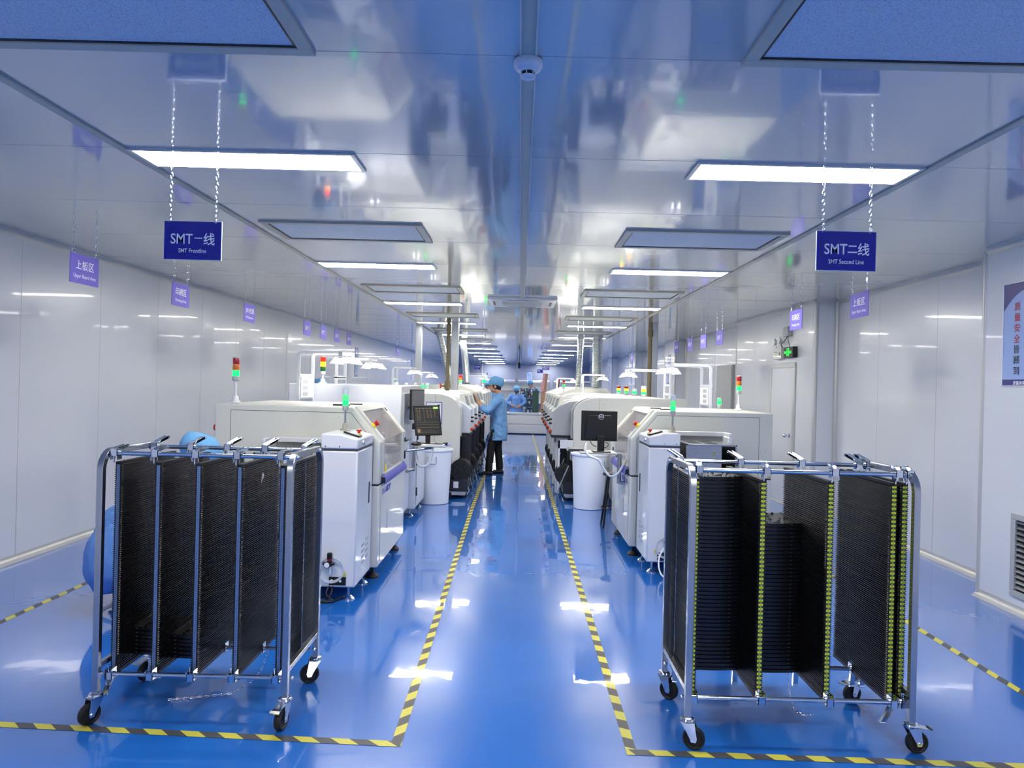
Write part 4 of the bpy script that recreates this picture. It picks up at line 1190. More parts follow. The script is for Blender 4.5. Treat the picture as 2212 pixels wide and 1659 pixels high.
# inspection machines behind the printers
def inspection(s, dx, dy, lab, blank=False):
    q = Side(s, dx, dy); t = thing('inspection_machine', lab, 'machine', q.p(1.9, 8.0, 0))
    B = lambda mb, nm, mt, bev=0.0, par=t, **k: q.m(mb).build(nm, mt, parent=par, bevel=bev, **k)
    top = 1.59 if s < 0 else 1.10
    e = 2.56 if s < 0 else 2.20
    B(MB().box(1.31, e, 7.67, 8.34, .95, top), 'upper_housing', M_LOADW, .012)
    B(MB().box(1.31, 2.4, 7.66, 8.34, .12, .93), 'lower_housing', M_LOADW, .010)
    B(MB().box(1.33, 2.38, 7.62, 8.32, .92, .96), 'waist_gap', M_GAP)
    ac = 1.24 if s < 0 else 1.32
    B(MB().box(ac, 2.3, 8.36, 9.18, .10, 1.06), 'side_cabinet', M_LOADW, .012)
    if s < 0: B(MB().box(1.31, e - .25, 8.345, 9.2, 1.06, top), 'rear_housing', M_WHITE, .010)
    for z in (.25, .62, .93):
        B(MB().box(ac - .015, ac + .003, 8.44, 8.475, z, z + .10), 'door_latch', M_BLACK, .002)
    B(MB().box(ac - .008, ac - .004, 8.44, 9.12, .14, 1.0), 'side_door', M_LOADW, .003)
    for aa, yy in ((1.31, 8.45), (1.29, 9.05), (2.2, 7.75), (2.2, 9.1)):
        g = MB(); foot(g, aa, yy, .10); B(g, 'levelling_foot', M_CHROME)
    if s < 0:
        B(MB().ball((2.57, 7.72, 1.34), .03, k=(.6, 1, 1)), 'side_button', M_RED)
        B(MB().box(1.28, 1.312, 7.70, 8.30, .97, 1.50), 'screen_recess', M_GREY)
    return t, q
IL, iL = inspection(-1, 0, 0, 'tall white inspection machine behind the left printer')
IR, iR = inspection(1, -.06, .40, 'white inspection machine behind the right printer')

def monitor_screen(t, c, u, up, n, w, h, bezel=.014, dark=True, scr=None, rich=False):
    """c centre of screen; u right, up up, n towards viewer"""
    u = Vector(u).normalized(); up = Vector(up).normalized(); n = Vector(n).normalized(); c = Vector(c)
    b = MB().obox(c - n * .014, u, n, up, w / 2, .012, h / 2).obox(c - n * .034, u, n, up, w * .34, .014, h * .32)
    hs = b.build('monitor_housing', M_BLACK, parent=t, bevel=.004)
    MB().obox(c - n * .0015, u, n, up, w / 2 - bezel, .001, h / 2 - bezel).build('screen', scr or M_SCRK, parent=hs)
    if rich:
        g = MB(); gg = MB(); W, H = w / 2 - bezel, h / 2 - bezel
        def bar(mb, x0, x1, z0, z1): mb.obox(c + u * (x0 + x1) / 2 + up * (z0 + z1) / 2 + n * .0002, u, n, up, (x1 - x0) / 2, .0006, (z1 - z0) / 2)
        for k in range(6): bar(g, -W + .015 + k * .035, -W + .035 + k * .035, H - .022, H - .017)
        for z in (-.02, -.045, -.075): bar(g, -W + .01, W - .01, z, z + .0015)
        bar(g, -.03, -.0285, -.018, H - .03)
        for col, n_ in ((-.11, 9), (-.085, 9), (.0, 7), (.035, 7), (.075, 6)):
            for k in range(n_): bar(g, col, col + .016, H - .042 - k * .013, H - .039 - k * .013)
        for k in range(6): bar(g, -.07 + k * .024, -.06 + k * .024, -.108, -.105)
        for k in range(10): bar(g, -.08 + k * .018, -.068 + k * .018, -.128, -.125)
        bar(g, -.115, -.085, -.13, -.09)
        bar(gg, W - .055, W - .004, H - .025, H - .003)
        g.build('screen_content', M_SCRT, parent=hs); gg.build('screen_badge', M_SCRG, parent=hs)
    return hs

def keyboard(lab, c, rz, tilt=0.0):
    t = thing('keyboard', lab, 'keyboard', c)
    MB().box(c[0] - .15, c[0] + .15, c[1] - .06, c[1] + .06, c[2], c[2] + .014).build('keyboard_base', M_PAPER, parent=t, bevel=.004)
    k = MB()
    for r_ in range(5):
        for j in range(16):
            x = c[0] - .142 + j * .018; y = c[1] - .052 + r_ * .021
            k.box(x, x + .014, y, y + .016, c[2] + .014, c[2] + .019)
    k.build('keys', M_BLACK, parent=t)
    t.rotation_euler = (tilt, 0, rz)
    return t

# left workstation: monitor facing the camera side, on a swing tray
t = thing('computer_monitor', 'black monitor showing a dark control screen beside the left printer', 'monitor', (-.98, 7.42, .975))
MB().box(-1.07, -.89, 7.36, 7.52, .975, .99).box(-1.005, -.955, 7.46, 7.485, .98, 1.12).build('monitor_stand', M_BLACK, parent=t, bevel=.003)
monitor_screen(t, (-.985, 7.44, 1.225), (.97, .24, 0.03), (-.12, .0, 1), (.22, -.97, .1), .285, .325, rich=True)
t = thing('swing_tray', 'grey steel arm with keyboard tray bolted to the left printer', 'shelf', (-1.0, 7.35, .7))
MB().box(-1.10, -.76, 7.20, 7.54, .960, .974).build('tray', M_GREY, parent=t, bevel=.004)
MB().cyl((-1.10, 7.28, .70), (-1.10, 7.28, .96), .020).cyl((-1.14, 7.1, .72), (-1.10, 7.28, .72), .018).cyl((-1.14, 7.05, .935), (-.90, 7.30, .945), .014).build('support_arm', M_STEEL, parent=t)
MB().hose([(-1.08, 7.25, .95), (-1.05, 7.22, .80), (-1.0, 7.2, .76), (-.93, 7.2, .79), (-.90, 7.22, .90), (-.90, 7.26, .955)], .012, n=10).build('conduit', M_LOADW, parent=t)
keyboard('white keyboard with black keys on the left swing tray', (-.93, 7.28, .975), R(-8))
t = thing('computer_mouse', 'black mouse on the left swing tray', 'mouse', (-.775, 7.34, .980))
MB().ball((-.775, 7.34, .990), .03, k=(.9, 1.4, .6)).build('mouse_body', M_BLACK, parent=t)
tag(MB().lathe([(.07, 0), (.07, .004)], (-.785, 7.33, .9745), n=24).build('mouse_pad', M_BLUEM), 'blue mouse pad under the black mouse', 'mouse pad')
t = thing('computer_mouse', 'black phone-like device at the left end of the left keyboard', 'device', (-1.08, 7.25, .98))
MB().ball((-1.07, 7.24, .99), .045, k=(1.3, 1, .5)).build('device_body', M_BLACK, parent=t)
# monitor on the left inspection machine
t = thing('computer_monitor', 'large dark monitor on the side of the tall left inspection machine', 'monitor', (-1.29, 8.0, 1.1))
monitor_screen(t, (-1.16, 7.93, 1.38), (.20, .95, 0), (0, 0, 1), (.95, -.20, 0), .42, .34, scr=mat('dim_grey_screen', (0.33, 0.34, 0.36), 0.3))
MB().cyl((-1.31, 7.98, 1.30), (-1.235, 7.95, 1.36), .02).build('bracket', M_STEEL, parent=t)
t = thing('computer_case', 'small black computer box on the left inspection cabinet', 'computer', (-1.36, 8.45, 1.06))
MB().box(-1.30, -1.245, 8.37, 8.75, 1.062, 1.13).build('case_body', M_BLACK, parent=t, bevel=.004)
MB().box(-1.243, -1.240, 8.40, 8.60, 1.07, 1.12).build('case_front', M_GREY, parent=t)

# right workstation: monitor seen from behind
t = thing('computer_monitor', 'black monitor seen from behind with round white logo beside the right printer', 'monitor', (.82, 7.1, .97))
mb = MB().box(.635, 1.005, 7.12, 7.145, 1.075, 1.385).prism([(.67, 1.10), (.97, 1.10), (.94, 1.34), (.70, 1.34)], 'y', 7.09, 7.12)
hs = mb.build('monitor_housing', M_BLACK, parent=t, bevel=.006)
MB().box(.65, .99, 7.145, 7.147, 1.09, 1.37).build('screen', M_SCRK, parent=hs)
lg = MB()
lg.tube([(.835 + .026 * math.cos(2 * PI * k / 28), 7.0885, 1.325 + .026 * math.sin(2 * PI * k / 28)) for k in range(28)], .0022, n=6, loop=True)
lg.text('DELL', (.835, 7.0885, 1.325), (1, 0, 0), (0, 0, 1), .015, bold=.02, wmax=.042)
lg.build('logo', M_PAPER, parent=hs, smooth=0, recalc=False)
MB().box(.80, .87, 7.06, 7.09, .975, 1.13).box(.75, .93, 7.0, 7.18, .968, .98).build('monitor_stand', M_BLACK, parent=t, bevel=.004)
MB().hose([(.74, 7.08, 1.10), (.73, 7.06, 1.07), (.75, 7.05, 1.04), (.79, 7.07, 1.02)], .004, n=6).hose([(.88, 7.08, 1.07), (.91, 7.07, 1.05), (.89, 7.06, 1.02), (.86, 7.07, 1.01)], .004, n=6).build('cables', M_BLACK, parent=t)
t = thing('swing_tray', 'grey steel arm with monitor tray bolted to the right printer', 'shelf', (.85, 7.1, .6))
MB().box(.62, .99, 6.98, 7.28, .952, .967).build('tray', M_GREY, parent=t, bevel=.004)
MB().cyl((1.02, 7.02, .66), (1.02, 7.02, .96), .021).cyl((1.02, 7.02, .67), (1.10, 6.95, .67), .018).box(.98, 1.05, 7.0, 7.04, .92, .945).build('support_arm', M_STEEL, parent=t)
MB().hose([(.69, 7.03, 1.06), (.67, 7.0, .99), (.72, 6.98, .93), (.80, 6.97, .90), (.85, 6.97, .82), (.92, 6.96, .74), (1.0, 6.95, .77), (1.06, 6.94, .88), (1.085, 6.9, .93)], .0125, n=10).build('conduit', M_LOADW, parent=t)
t = thing('keyboard', 'dark keyboard and pad at the aisle end of the right tray', 'keyboard', (.60, 7.2, .98))
MB().prism([(.52, .985), (.66, .985), (.70, .96), (.50, .96)], 'y', 7.15, 7.35).build('keyboard_base', M_DGREY, parent=t, bevel=.003)
t = thing('bar_stool', 'black metal stool with round seat between right bin and right printer', 'stool', (1.11, 8.13, 0))
MB().lathe([(.115, 0), (.12, .012), (.115, .028), (.05, .032)], (1.11, 8.13, .60), n=28).build('seat', M_BLACK, parent=t)
for k in range(4):
    a = PI / 4 + k * PI / 2
    MB().tube([(1.11 + .07 * math.cos(a), 8.13 + .07 * math.sin(a), .60), (1.11 + .16 * math.cos(a), 8.13 + .16 * math.sin(a), 0.0)], .012, n=8).build('leg', M_BLACK, parent=t)
MB().tube([(1.11 + .13 * math.cos(2 * PI * k / 20), 8.13 + .13 * math.sin(2 * PI * k / 20), .22) for k in range(20)], .008, n=6, loop=True).build('foot_ring', M_BLACK, parent=t)

# white waste bins
def bin_(lab, x, y, hz, r0=.20, r1=.235, h=.735):
    t = thing('waste_bin', lab, 'bin', (x, y, 0), 'white plastic bins')
    MB().lathe([(r0 - .01, 0), (r0, .006), (r0 + .008, .2), (r1, h - .03), (r1 + .018, h - .02), (r1 + .020, h), (r1 - .005, h), (r1 - .01, h - .03), (r0 - .01, .02)], (x, y, 0), n=48, close=True).build('bin_body', M_BINW, parent=t, smooth=50)
    a = hz; c, s_ = math.cos(a), math.sin(a)
    def P(w, z, o=.012): return (x + (r1 + o - .01) * c - w * s_, y + (r1 + o - .01) * s_ + w * c, z)
    MB().tube([P(-.055, h - .09), P(-.06, h - .17, .03), P(-.05, h - .185, .035), P(.05, h - .185, .035), P(.06, h - .17, .03), P(.055, h - .09)], .005, n=8).build('handle', M_STEEL, parent=t)
    return t
bin_('white plastic bin beside the left swing tray', -1.14, 9.44, R(-92))
bin_('white plastic bin beside the black stool', .955, 9.33, R(-30))

# ------------------------------------------------------------------ pick and place lines
def mounter(s, x0, y, ha, i, lab, first):
    t = thing('placement_machine', lab, 'machine', (s * (x0 + .6), y + .45, 0), 'placement machines, %s line' % ('left' if s < 0 else 'right'))
    q = Side(s, x0, y)
    B = lambda mb, nm, mt, bev=0.0, par=t, **k: q.m(mb).build(nm, mt, parent=par, bevel=bev, **k)
    def prof(o=0.0, zt=1.475):
        p = [(o, .56), (o, 1.24)]
        for k in range(1, 9):
            a = PI / 2 * k / 8
            p.append((o + .36 * (1 - math.cos(a)), 1.24 + (zt - 1.24) * math.sin(a)))
        return p + [(1.62, zt), (1.62, .12), (.17, .12), (.17, .43)]
    ys = .30 if first else .03
    if first:
        B(MB().prism(prof(), 'y', 0, .10), 'end_panel', M_WHITE, .010)
        B(MB().prism(prof(.03, 1.465), 'y', .10, .14), 'panel_gap', M_GAP)
        B(MB().prism(prof(-.02 if s > 0 else .0, 1.48), 'y', .14, .30), 'end_shroud', M_GREY if s > 0 else M_WHITE, .008)
        g = MB().tube([(.36, -.001, 1.47), (.36, -.001, .43)], .0012, n=4)
        B(g, 'shut_line', M_GAP)
        nt = MB().text('CAUTION', q.p(.42, -.002, 1.385), (1, 0, 0), (0, 0, 1), .008, bold=0, wmax=.09)
        nt.text('SMT', q.p(.42, -.002, 1.365), (1, 0, 0), (0, 0, 1), .009, bold=0)
        nt.build('small_print', M_GREY, parent=t, smooth=0, recalc=False)
    B(MB().prism(prof(.0, 1.462), 'y', ys, .93), 'machine_body', M_WHITE, .008)
    rf = MB()
    for k in range(4):
        yy = ys + .03 + k * (.90 - ys) / 4
        pp = []
        for j in range(9):
            a = PI / 2 * j / 8
            pp.append((.01 + .36 * (1 - math.cos(a)), yy, 1.255 + .222 * math.sin(a)))
        pp.append((1.3, yy, 1.474))
        rf.tube(pp, .010, n=6)
    B(rf, 'roof_ribs', M_LOADW)
    for k in range(2):
        wn = MB(); a0_, a1_ = .55, .95
        r0 = [(.36 * (1 - math.cos(a)) + .0, 1.24 + .225 * math.sin(a) + .006) for a in (a0_, (a0_ + a1_) / 2, a1_)]
        yy = ys + .10 + k * .30
        for m_ in range(2):
            wn.quad((r0[m_][0], yy, r0[m_][1]), (r0[m_][0], yy + .2, r0[m_][1]), (r0[m_ + 1][0], yy + .2, r0[m_ + 1][1]), (r0[m_ + 1][0], yy, r0[m_ + 1][1]))
        B(wn, 'roof_window', M_DGREY, recalc=False)
    # control head
    hd = MB().prism([(-ha, .90), (-ha, 1.245), (-ha + .10, 1.33), (-ha + .26, 1.40), (.3, 1.44), (.3, .90)], 'y', .34 if first else .25, .80)
    head = B(hd, 'control_head', M_LOADW if s < 0 else M_GREY, .008)
    B(MB().box(-ha - .006, .02, .34 if first else .26, .80, .865, .90), 'head_underside', M_BLACK)
    yy = .36 if first else .30
    for zc, m_, nm in ((.955, M_ORANGE, 'emergency_switch'), (1.07, M_BLACK, 'rotary_switch'), (1.13, M_BLACK, 'push_switch')):
        B(MB().cyl((-ha, yy + .07, zc), (-ha - .03, yy + .07, zc), .022 if m_ is M_ORANGE else .013).cyl((-ha - .03, yy + .07, zc), (-ha - .042, yy + .07, zc), .027 if m_ is M_ORANGE else .013), nm, m_, par=head)
    # tilted touch screen
    cz = 1.36; ca = -ha + .10
    n = Vector((-.88, -.38, .32)).normalized(); u = Vector((-n.y, n.x, 0)).normalized(); up = n.cross(u) if n.cross(u).z > 0 else u.cross(n)
    c = Vector((ca, yy + .26, cz))
    sc = B(MB().obox(c, u, n, up, .090, .030, .115), 'touch_screen', M_WHITE, .008)
    B(MB().obox(c + n * .0305, u, n, up, .045, .001, .072), 'screen_glass', M_SCRGREY, par=sc)
    B(MB().cyl((ca + .03, yy + .26, 1.20), (ca + .03, yy + .26, 1.30), .02), 'screen_bracket', M_STEEL, par=sc)
    B(MB().box(-.02, .20, .05, .90, .84, .87).box(.0, .17, .10, .9, .57, .84), 'feeder_bank', M_BLACK)
    for aa in (.3, 1.5):
        for yq in (.15, .8):
            g = MB(); foot(g, aa, yq, .12); B(g, 'levelling_foot', M_CHROME)
    return t
def feeder_cart(s, x0, y, i, lab):
    t = thing('feeder_cart', lab, 'cart', (s * (x0 + .0), y + .4, 0), 'feeder carts, %s line' % ('left' if s < 0 else 'right'))
    q = Side(s, x0, y)
    B = lambda mb, nm, mt, bev=0.0, par=t, **k: q.m(mb).build(nm, mt, parent=par, bevel=bev, **k)
    B(MB().box(-.14 if s < 0 else -.06, .160, .315, .335, .26, .86).box(-.13, .16, -.04, .78, .10, .27), 'cart_body', M_NAVY, .006)
    B(MB().box(-.10, .155, -.041, -.039, .085, .10).box(-.10, .1, -.05, .7, .05, .10), 'cart_base', M_STEEL, .004)
    B(MB().box(.0, .07, -.0475, -.045, .15, .24) if s < 0 else MB().box(.02, .09, -.0475, -.045, .15, .2), 'rating_plate', M_PAPER)
    rx, rz, rr = (-.03, .405, .150) if s < 0 else (-.115, .375, .135)
    for k in range(3):
        yy = -.028 + k * .10
        c = (rx, yy, rz)
        r_ = MB().lathe([(.035, 0), (rr - .012, .002), (rr, .004), (rr, -.004), (rr - .012, -.006), (.035, -.004)], c, n=36, axis='y')
        for j in range(9):
            a = 2 * PI * j / 9
            r_.tube([(c[0] + .035 * math.cos(a), yy - .008, c[2] + .035 * math.sin(a)), (c[0] + (rr - .01) * math.cos(a), yy - .008, c[2] + (rr - .01) * math.sin(a))], .006, n=5)
        for rad in (.045, rr - .012, rr * .62):
            r_.tube([(c[0] + rad * math.cos(2 * PI * j / 30), yy - .008, c[2] + rad * math.sin(2 * PI * j / 30)) for j in range(30)], .004, n=5, loop=True)
        B(r_, 'tape_reel', M_BLACK)
    if s > 0:
        B(MB().box(-.215, -.185, .60, .63, .02, .86), 'aluminium_post', M_LOADW, .003)
        B(MB().box(-.215, -.185, .0, .03, .10, .86).box(-.215, .0, .0, .03, .74, .86), 'aluminium_frame', M_LOADW, .003)
        B(MB().tube([(-.06, -.03, .50), (-.22, -.03, .12)], .011, n=8), 'pull_handle', M_GREY)
    else:
        B(MB().tube([(-.09, -.02, .22), (-.155, -.02, .12), (-.125, -.02, .06)], .010, n=8), 'pull_handle', M_CHROME)
        B(MB().tube([(-.14, .2, .27), (-.19, .22, .10)], .010, n=8), 'pull_handle', M_CHROME)
    for aa, yq in ((-.09, .02), (-.09, .68)):
        B(MB().lathe([(.03, -.012), (.03, .012)], (aa, yq, .03), axis='y', n=18).cyl((aa, yq, .05), (aa, yq, .10), .012), 'castor_wheel', M_RUB)
    return t
nth = ['first', 'second', 'third', 'fourth', 'fifth']
for s, x0, ha, side in ((-1, .84, .12, 'left'), (1, .77, .29, 'right')):
    for i in range(5):
        y = 9.85 + .95 * i
        mounter(s, x0, y, ha, i, 'white pick and place machine, %s from the camera in the %s line' % (nth[i], side), i == 0)
        feeder_cart(s, x0, y, i, 'black reel feeder cart under the %s placement machine of the %s line' % (nth[i], side))
for i, yy in enumerate((10.9, 11.9, 12.85, 13.8, 14.55)):
    tower_light('small signal light on the left line, %s from the camera' % nth[i], -1.95, yy, 1.478,
                [[M_GRNCL, M_CLEAR], [M_GRNCL, M_CLEAR], [M_GRNCL, M_CLEAR], [M_GRNON, M_CLEAR], [M_GRNCL, M_CLEAR]][i], pole=0, r=.036, seg=.045)
for i, yy in enumerate((11.24, 12.15, 13.1, 14.1)):
    tower_light('small signal light on the right line, %s from the camera' % nth[i], 2.0, yy, 1.478,
                [[M_GRNON, M_AMBON, M_CLEAR], [M_GRNON, M_CLEAR], [M_GRNON, M_AMBON, M_REDL], [M_GRNON, M_AMBON, M_REDL]][i], pole=0, r=.040, seg=.042)
# framed work instruction on the left line end panel
t = thing('instruction_sheet', 'white work instruction sheet with violet border on the left line end panel', 'notice', (-1.27, 9.845, 1.0))
MB().box(-1.33, -1.10, 9.840, 9.848, 1.04, 1.355).build('border', M_BLUEP, parent=t)
MB().box(-1.320, -1.110, 9.838, 9.840, 1.05, 1.345).build('sheet', M_PAPER, parent=t)
g = MB()
for k in range(4): g.box(-1.165, -1.130, 9.8365, 9.838, 1.29 - k * .06, 1.32 - k * .06)
g.build('pictures', M_DGREY, parent=t)
g = MB()
for k in range(14): g.box(-1.305, -1.20 - (k % 3) * .01, 9.8368, 9.838, 1.335 - k * .021, 1.338 - k * .021)
g.build('print_lines', M_GREY, parent=t)

# ------------------------------------------------------------------ reflow ovens
def oven(s, dx, lab):
    t = thing('reflow_oven', lab, 'machine', (s * 1.7, 18, 0)); q = Side(s, dx, 0)
    B = lambda mb, nm, mt, bev=0.0, par=t, **k: q.m(mb).build(nm, mt, parent=par, bevel=bev, **k)
    y0, y1 = 15.6, 21.2
    B(MB().box(.90, 2.25, y0 + .1, y1, .15, .86), 'oven_base', M_WHITE, .01)
    B(MB().prism([(.86, .86), (.86, 1.40), (1.33, 1.585), (2.02, 1.585), (2.30, 1.28), (2.30, .86)], 'y', y0, y1), 'oven_hood', M_CREAM, .012)
    g = MB()
    for k in range(1, 5):
        yy = y0 + k * 1.15
        g.box(.855, .86, yy, yy + .01, .88, 1.38)
    B(g, 'hood_seams', M_GAP)
    B(MB().box(.90, 1.25, y0 - .25, y0, .80, 1.10), 'entry_conveyor', M_GREY, .006)
    B(MB().box(1.45, 1.95, y0 + .9, y0 + 1.5, 1.585, 1.60).box(1.3, 1.9, y1 - 1.5, y1 - .8, 1.585, 1.60), 'exhaust_flange', M_GALV)
    for aa, yy in ((1.0, y0 + .3), (1.0, y1 - .3), (2.1, y0 + .3), (2.1, y1 - .3)):
        g = MB(); foot(g, aa, yy, .15); B(g, 'levelling_foot', M_CHROME)
    return t
oven(-1, 0, 'long cream reflow oven behind the left placement machines')
oven(1, -.09, 'long cream reflow oven behind the right placement machines')
tower_light('thin signal tower with red top on the right oven', 1.02 - .03, 15.8, 1.42, [M_GRNON, M_AMBL, M_REDL], pole=.14, r=.030, seg=.05)
tower_light('green signal tower on the left oven, nearer the duct', -1.55, 18.0, 1.585, [M_GRNCL, M_AMBL, M_REDL], pole=.0, r=.045, seg=.07)
tower_light('thin green signal tower at the aisle end of the left oven', -1.02, 19.4, 1.46, [M_GRNON, M_CLEAR], pole=.16, r=.045, seg=.07)

# ------------------------------------------------------------------ work lamp gantries
def gantry(lab, xp, y, dyy, z0, arm, zt=1.92, board=None, tube_on=True, rr=.016):
    sg = 1 if arm > 0 else -1
    t = thing('work_lamp_frame', lab, 'lamp', (xp, y + dyy / 2, z0), 'white work lamp frames')
    for yy in (y, y + dyy):
        pts = [(xp, yy, z0), (xp, yy, zt - .05)]
        for k in range(1, 5):
            a = PI / 2 * k / 4
            pts.append((xp + sg * .05 * (1 - math.cos(a)), yy, zt - .05 + .05 * math.sin(a)))
        pts.append((xp + arm, yy, zt))
        MB().tube(pts, rr, sq=True).build('post_and_arm', M_LOADW, parent=t, smooth=40)
    for z in (max(z0 + .05, 1.43), 1.66):
        MB().box(xp - .012, xp + .012, y, y + dyy, z, z + .03).box(xp - .02, xp + .02, y - .018, y - .012, z - .002, z + .032).build('cross_rail', M_LOADW, parent=t)
    lx = xp + arm
    y0_, y1_ = y - .03, y + dyy + .04
    h = MB().prism([(lx - .115, zt - .115), (lx - .055, zt - .040), (lx + .055, zt - .040), (lx + .115, zt - .115), (lx + .105, zt - .115), (lx + .05, zt - .050), (lx - .05, zt - .050), (lx - .105, zt - .115)], 'y', y0_, y1_)
    hs = h.build('lamp_hood', M_LAMPW, parent=t)
    MB().cyl((lx - .04, y0_ + .02, zt - .085), (lx - .04, y1_ - .02, zt - .085), .013).cyl((lx + .04, y0_ + .02, zt - .085), (lx + .04, y1_ - .02, zt - .085), .013).build('lamp_tube', M_TUBE, parent=hs)
    MB().box(lx - .02, lx + .02, y - .02, y - .014, zt - .06, zt + .01).box(lx - .02, lx + .02, y + dyy + .014, y + dyy + .02, zt - .06, zt + .01).build('hood_bracket', M_GREY, parent=hs)
    if board:
        yy0, yy1 = y + .04, y + dyy - .04
        xx = xp + sg * .018
        MB().box(xx - .003, xx + .003, yy0, yy1, 1.445, 1.655).build('notice_board', M_PAPER, parent=t)
        g = MB()
        for k in range(3): g.box(xx + sg * .003, xx + sg * .0045, yy0 + .05, yy0 + .22, 1.605 - k * .062 - .02, 1.605 - k * .062 + .025)
        g.build('board_pictures', M_GREY, parent=t)
    return t
gantry('white work lamp frame with notice board behind the left printer', -2.28, 7.13, .49, .95, .43, board=True)
gantry('white work lamp frame standing over the left inspection machine', -2.28, 8.60, .42, 1.59, .42, zt=1.90)
gantry('white work lamp frame over the left placement machines', -2.28, 12.4, .42, 1.47, .36, zt=1.88)
gantry('white work lamp frame between left line and left oven', -2.28, 15.0, .42, .8, .34, zt=1.84)
gantry('white work lamp frame beyond the left oven', -2.0, 22.2, .5, .6, .8, zt=1.86)
gantry('white work lamp frame with notice board behind the right printer', 2.30, 8.40, .42, .95, -.47, board=True)
gantry('white work lamp frame over the right placement machines', 2.32, 10.75, .42, 1.47, -.62, zt=1.90)
gantry('white work lamp frame between right line and right oven', 1.34, 14.85, .42, .8, .44, zt=1.87)
gantry('white work lamp frame beyond the right oven', 1.14, 21.4, .5, .6, .5, zt=1.84)
tower_light('signal tower with lit amber lens on the tall left inspection machine', -2.30, 8.08, 1.59, [M_GRNL, M_AMBON, M_REDON], pole=.10, r=.030, seg=.055, capm=M_LOADW)

# low white counter across the aisle
t = thing('cross_conveyor', 'long low white counter crossing the aisle behind the worker', 'counter', (-.17, 22.9, 0))
MB().box(-1.6, 1.6, 22.72, 23.3, .03, .66).build('counter_body', mat('pale_grey_counter', (0.76, 0.76, 0.75), 0.45), parent=t, bevel=.01)
MB().box(-1.62, -.35, 22.68, 23.32, .66, .70).box(.62, 1.62, 22.68, 23.32, .66, .70).build('counter_top', M_WHITE, parent=t, bevel=.006)
MB().box(-.35, .62, 22.70, 23.3, .64, .69).build('conveyor_belt', M_GREY, parent=t)
MB().box(-1.6, 1.6, 22.715, 22.72, .33, .335).build('panel_seam', M_GAP, parent=t)
MB().box(-1.55, 1.55, 22.8, 23.2, 0, .03).build('plinth', M_BLACK, parent=t)

# ------------------------------------------------------------------ far assembly line
def workbench(lab, x0, x1, y):
    t = thing('assembly_bench', lab, 'workbench', ((x0 + x1) / 2, y, 0), 'far white assembly benches')
    MB().box(x0, x1, y, y + .7, .72, .76).box(x0, x1, y + .6, y + .62, .76, 1.14).build('bench_top', M_WHITE, parent=t)
    for x in (x0 + .03, x1 - .03):
        MB().box(x - .02, x + .02, y + .3, y + .34, 0, 1.92).build('upright', M_GREY, parent=t)
    MB().box(x0, x1, y + .28, y + .42, 1.18, 1.21).box(x0, x1, y + .28, y + .42, 1.36, 1.39).build('shelf', M_WHITE, parent=t)
    MB().prism([(y + .12, 1.78), (y + .22, 1.84), (y + .42, 1.84), (y + .52, 1.78)], 'x', x0 + .05, x1 - .05).build('light_hood', M_LAMPW, parent=t)
    MB().box(x0 + .5, x1 - .5, y + .13, y + .19, 1.755, 1.78).build('lamp_tube', M_TUBE, parent=t)
    MB().box(x0, x1, y + .62, y + .64, .0, 1.7).build('back_board', M_GREY, parent=t)
    return t
workbench('far white assembly bench left of the central post', -1.75, -.22, 33.0)
workbench('far white assembly bench just right of the central post', -.15, 1.45, 33.0)
workbench('far white assembly bench, rightmost behind the right oven', 1.55, 3.4, 33.0)
tag(MB().box(-.21, -.15, 33.4, 33.46, 0, ZC).build('support_post', M_GREY), 'thin grey post from floor to ceiling at the far assembly line', 'post')
t = thing('security_camera', 'small dark dome camera hanging from the far ceiling', 'camera', (-.07, 30.0, 2.4))
MB().cyl((-.07, 30, 2.55), (-.07, 30, ZC), .015).ball((-.07, 30, 2.5), .07).ball((-.07, 30, 2.38), .07).build('camera_body', M_BLACK, parent=t)
# green wire carts with reels
def wire_cart(lab, x0, x1, y, z1, seed):
    t = thing('reel_cart', lab, 'cart', ((x0 + x1) / 2, y, 0), 'far green reel carts')
    f = MB()
    for x in (x0, x1):
        for yy in (y, y + .4): f.box(x - .012, x + .012, yy - .012, yy + .012, .08, z1)
    n = 12
    for k in range(n + 1):
        z = .15 + (z1 - .17) * k / n
        f.box(x0, x1, y - .006, y + .006, z, z + .01).box(x0, x1, y + .394, y + .406, z, z + .01)
    f.build('wire_frame', M_GREENF, parent=t)
    rr = random.Random(seed); g = MB()
    for k in range(n):
        z = .165 + (z1 - .17) * k / n; x = x0 + .02
        while x < x1 - .04:
            w = rr.uniform(.02, .06)
            g.box(x, min(x + w, x1 - .015), y + .03 + rr.uniform(0, .05), y + .36, z, z + rr.uniform(.05, .095), m=rr.choice((0, 0, 1, 2, 3))); x += w + .006
    o = g.build('stored_reels', [M_PURP, M_PAPER, M_MAROON, M_BLACK], parent=t, smooth=0)
    o['kind'] = 'stuff'
    for x in (x0 + .04, x1 - .04):
        MB().lathe([(.05, -.015), (.05, .015)], (x, y + .05, .05), axis='y', n=16).build('wheel', M_RUB, parent=t)
wire_cart('green wire cart of reels, left one of the two behind the counter', -.12, .24, 25.6, 1.50, 4)
wire_cart('green wire cart of reels, right one of the two behind the counter', .25, .62, 25.5, 1.48, 9)
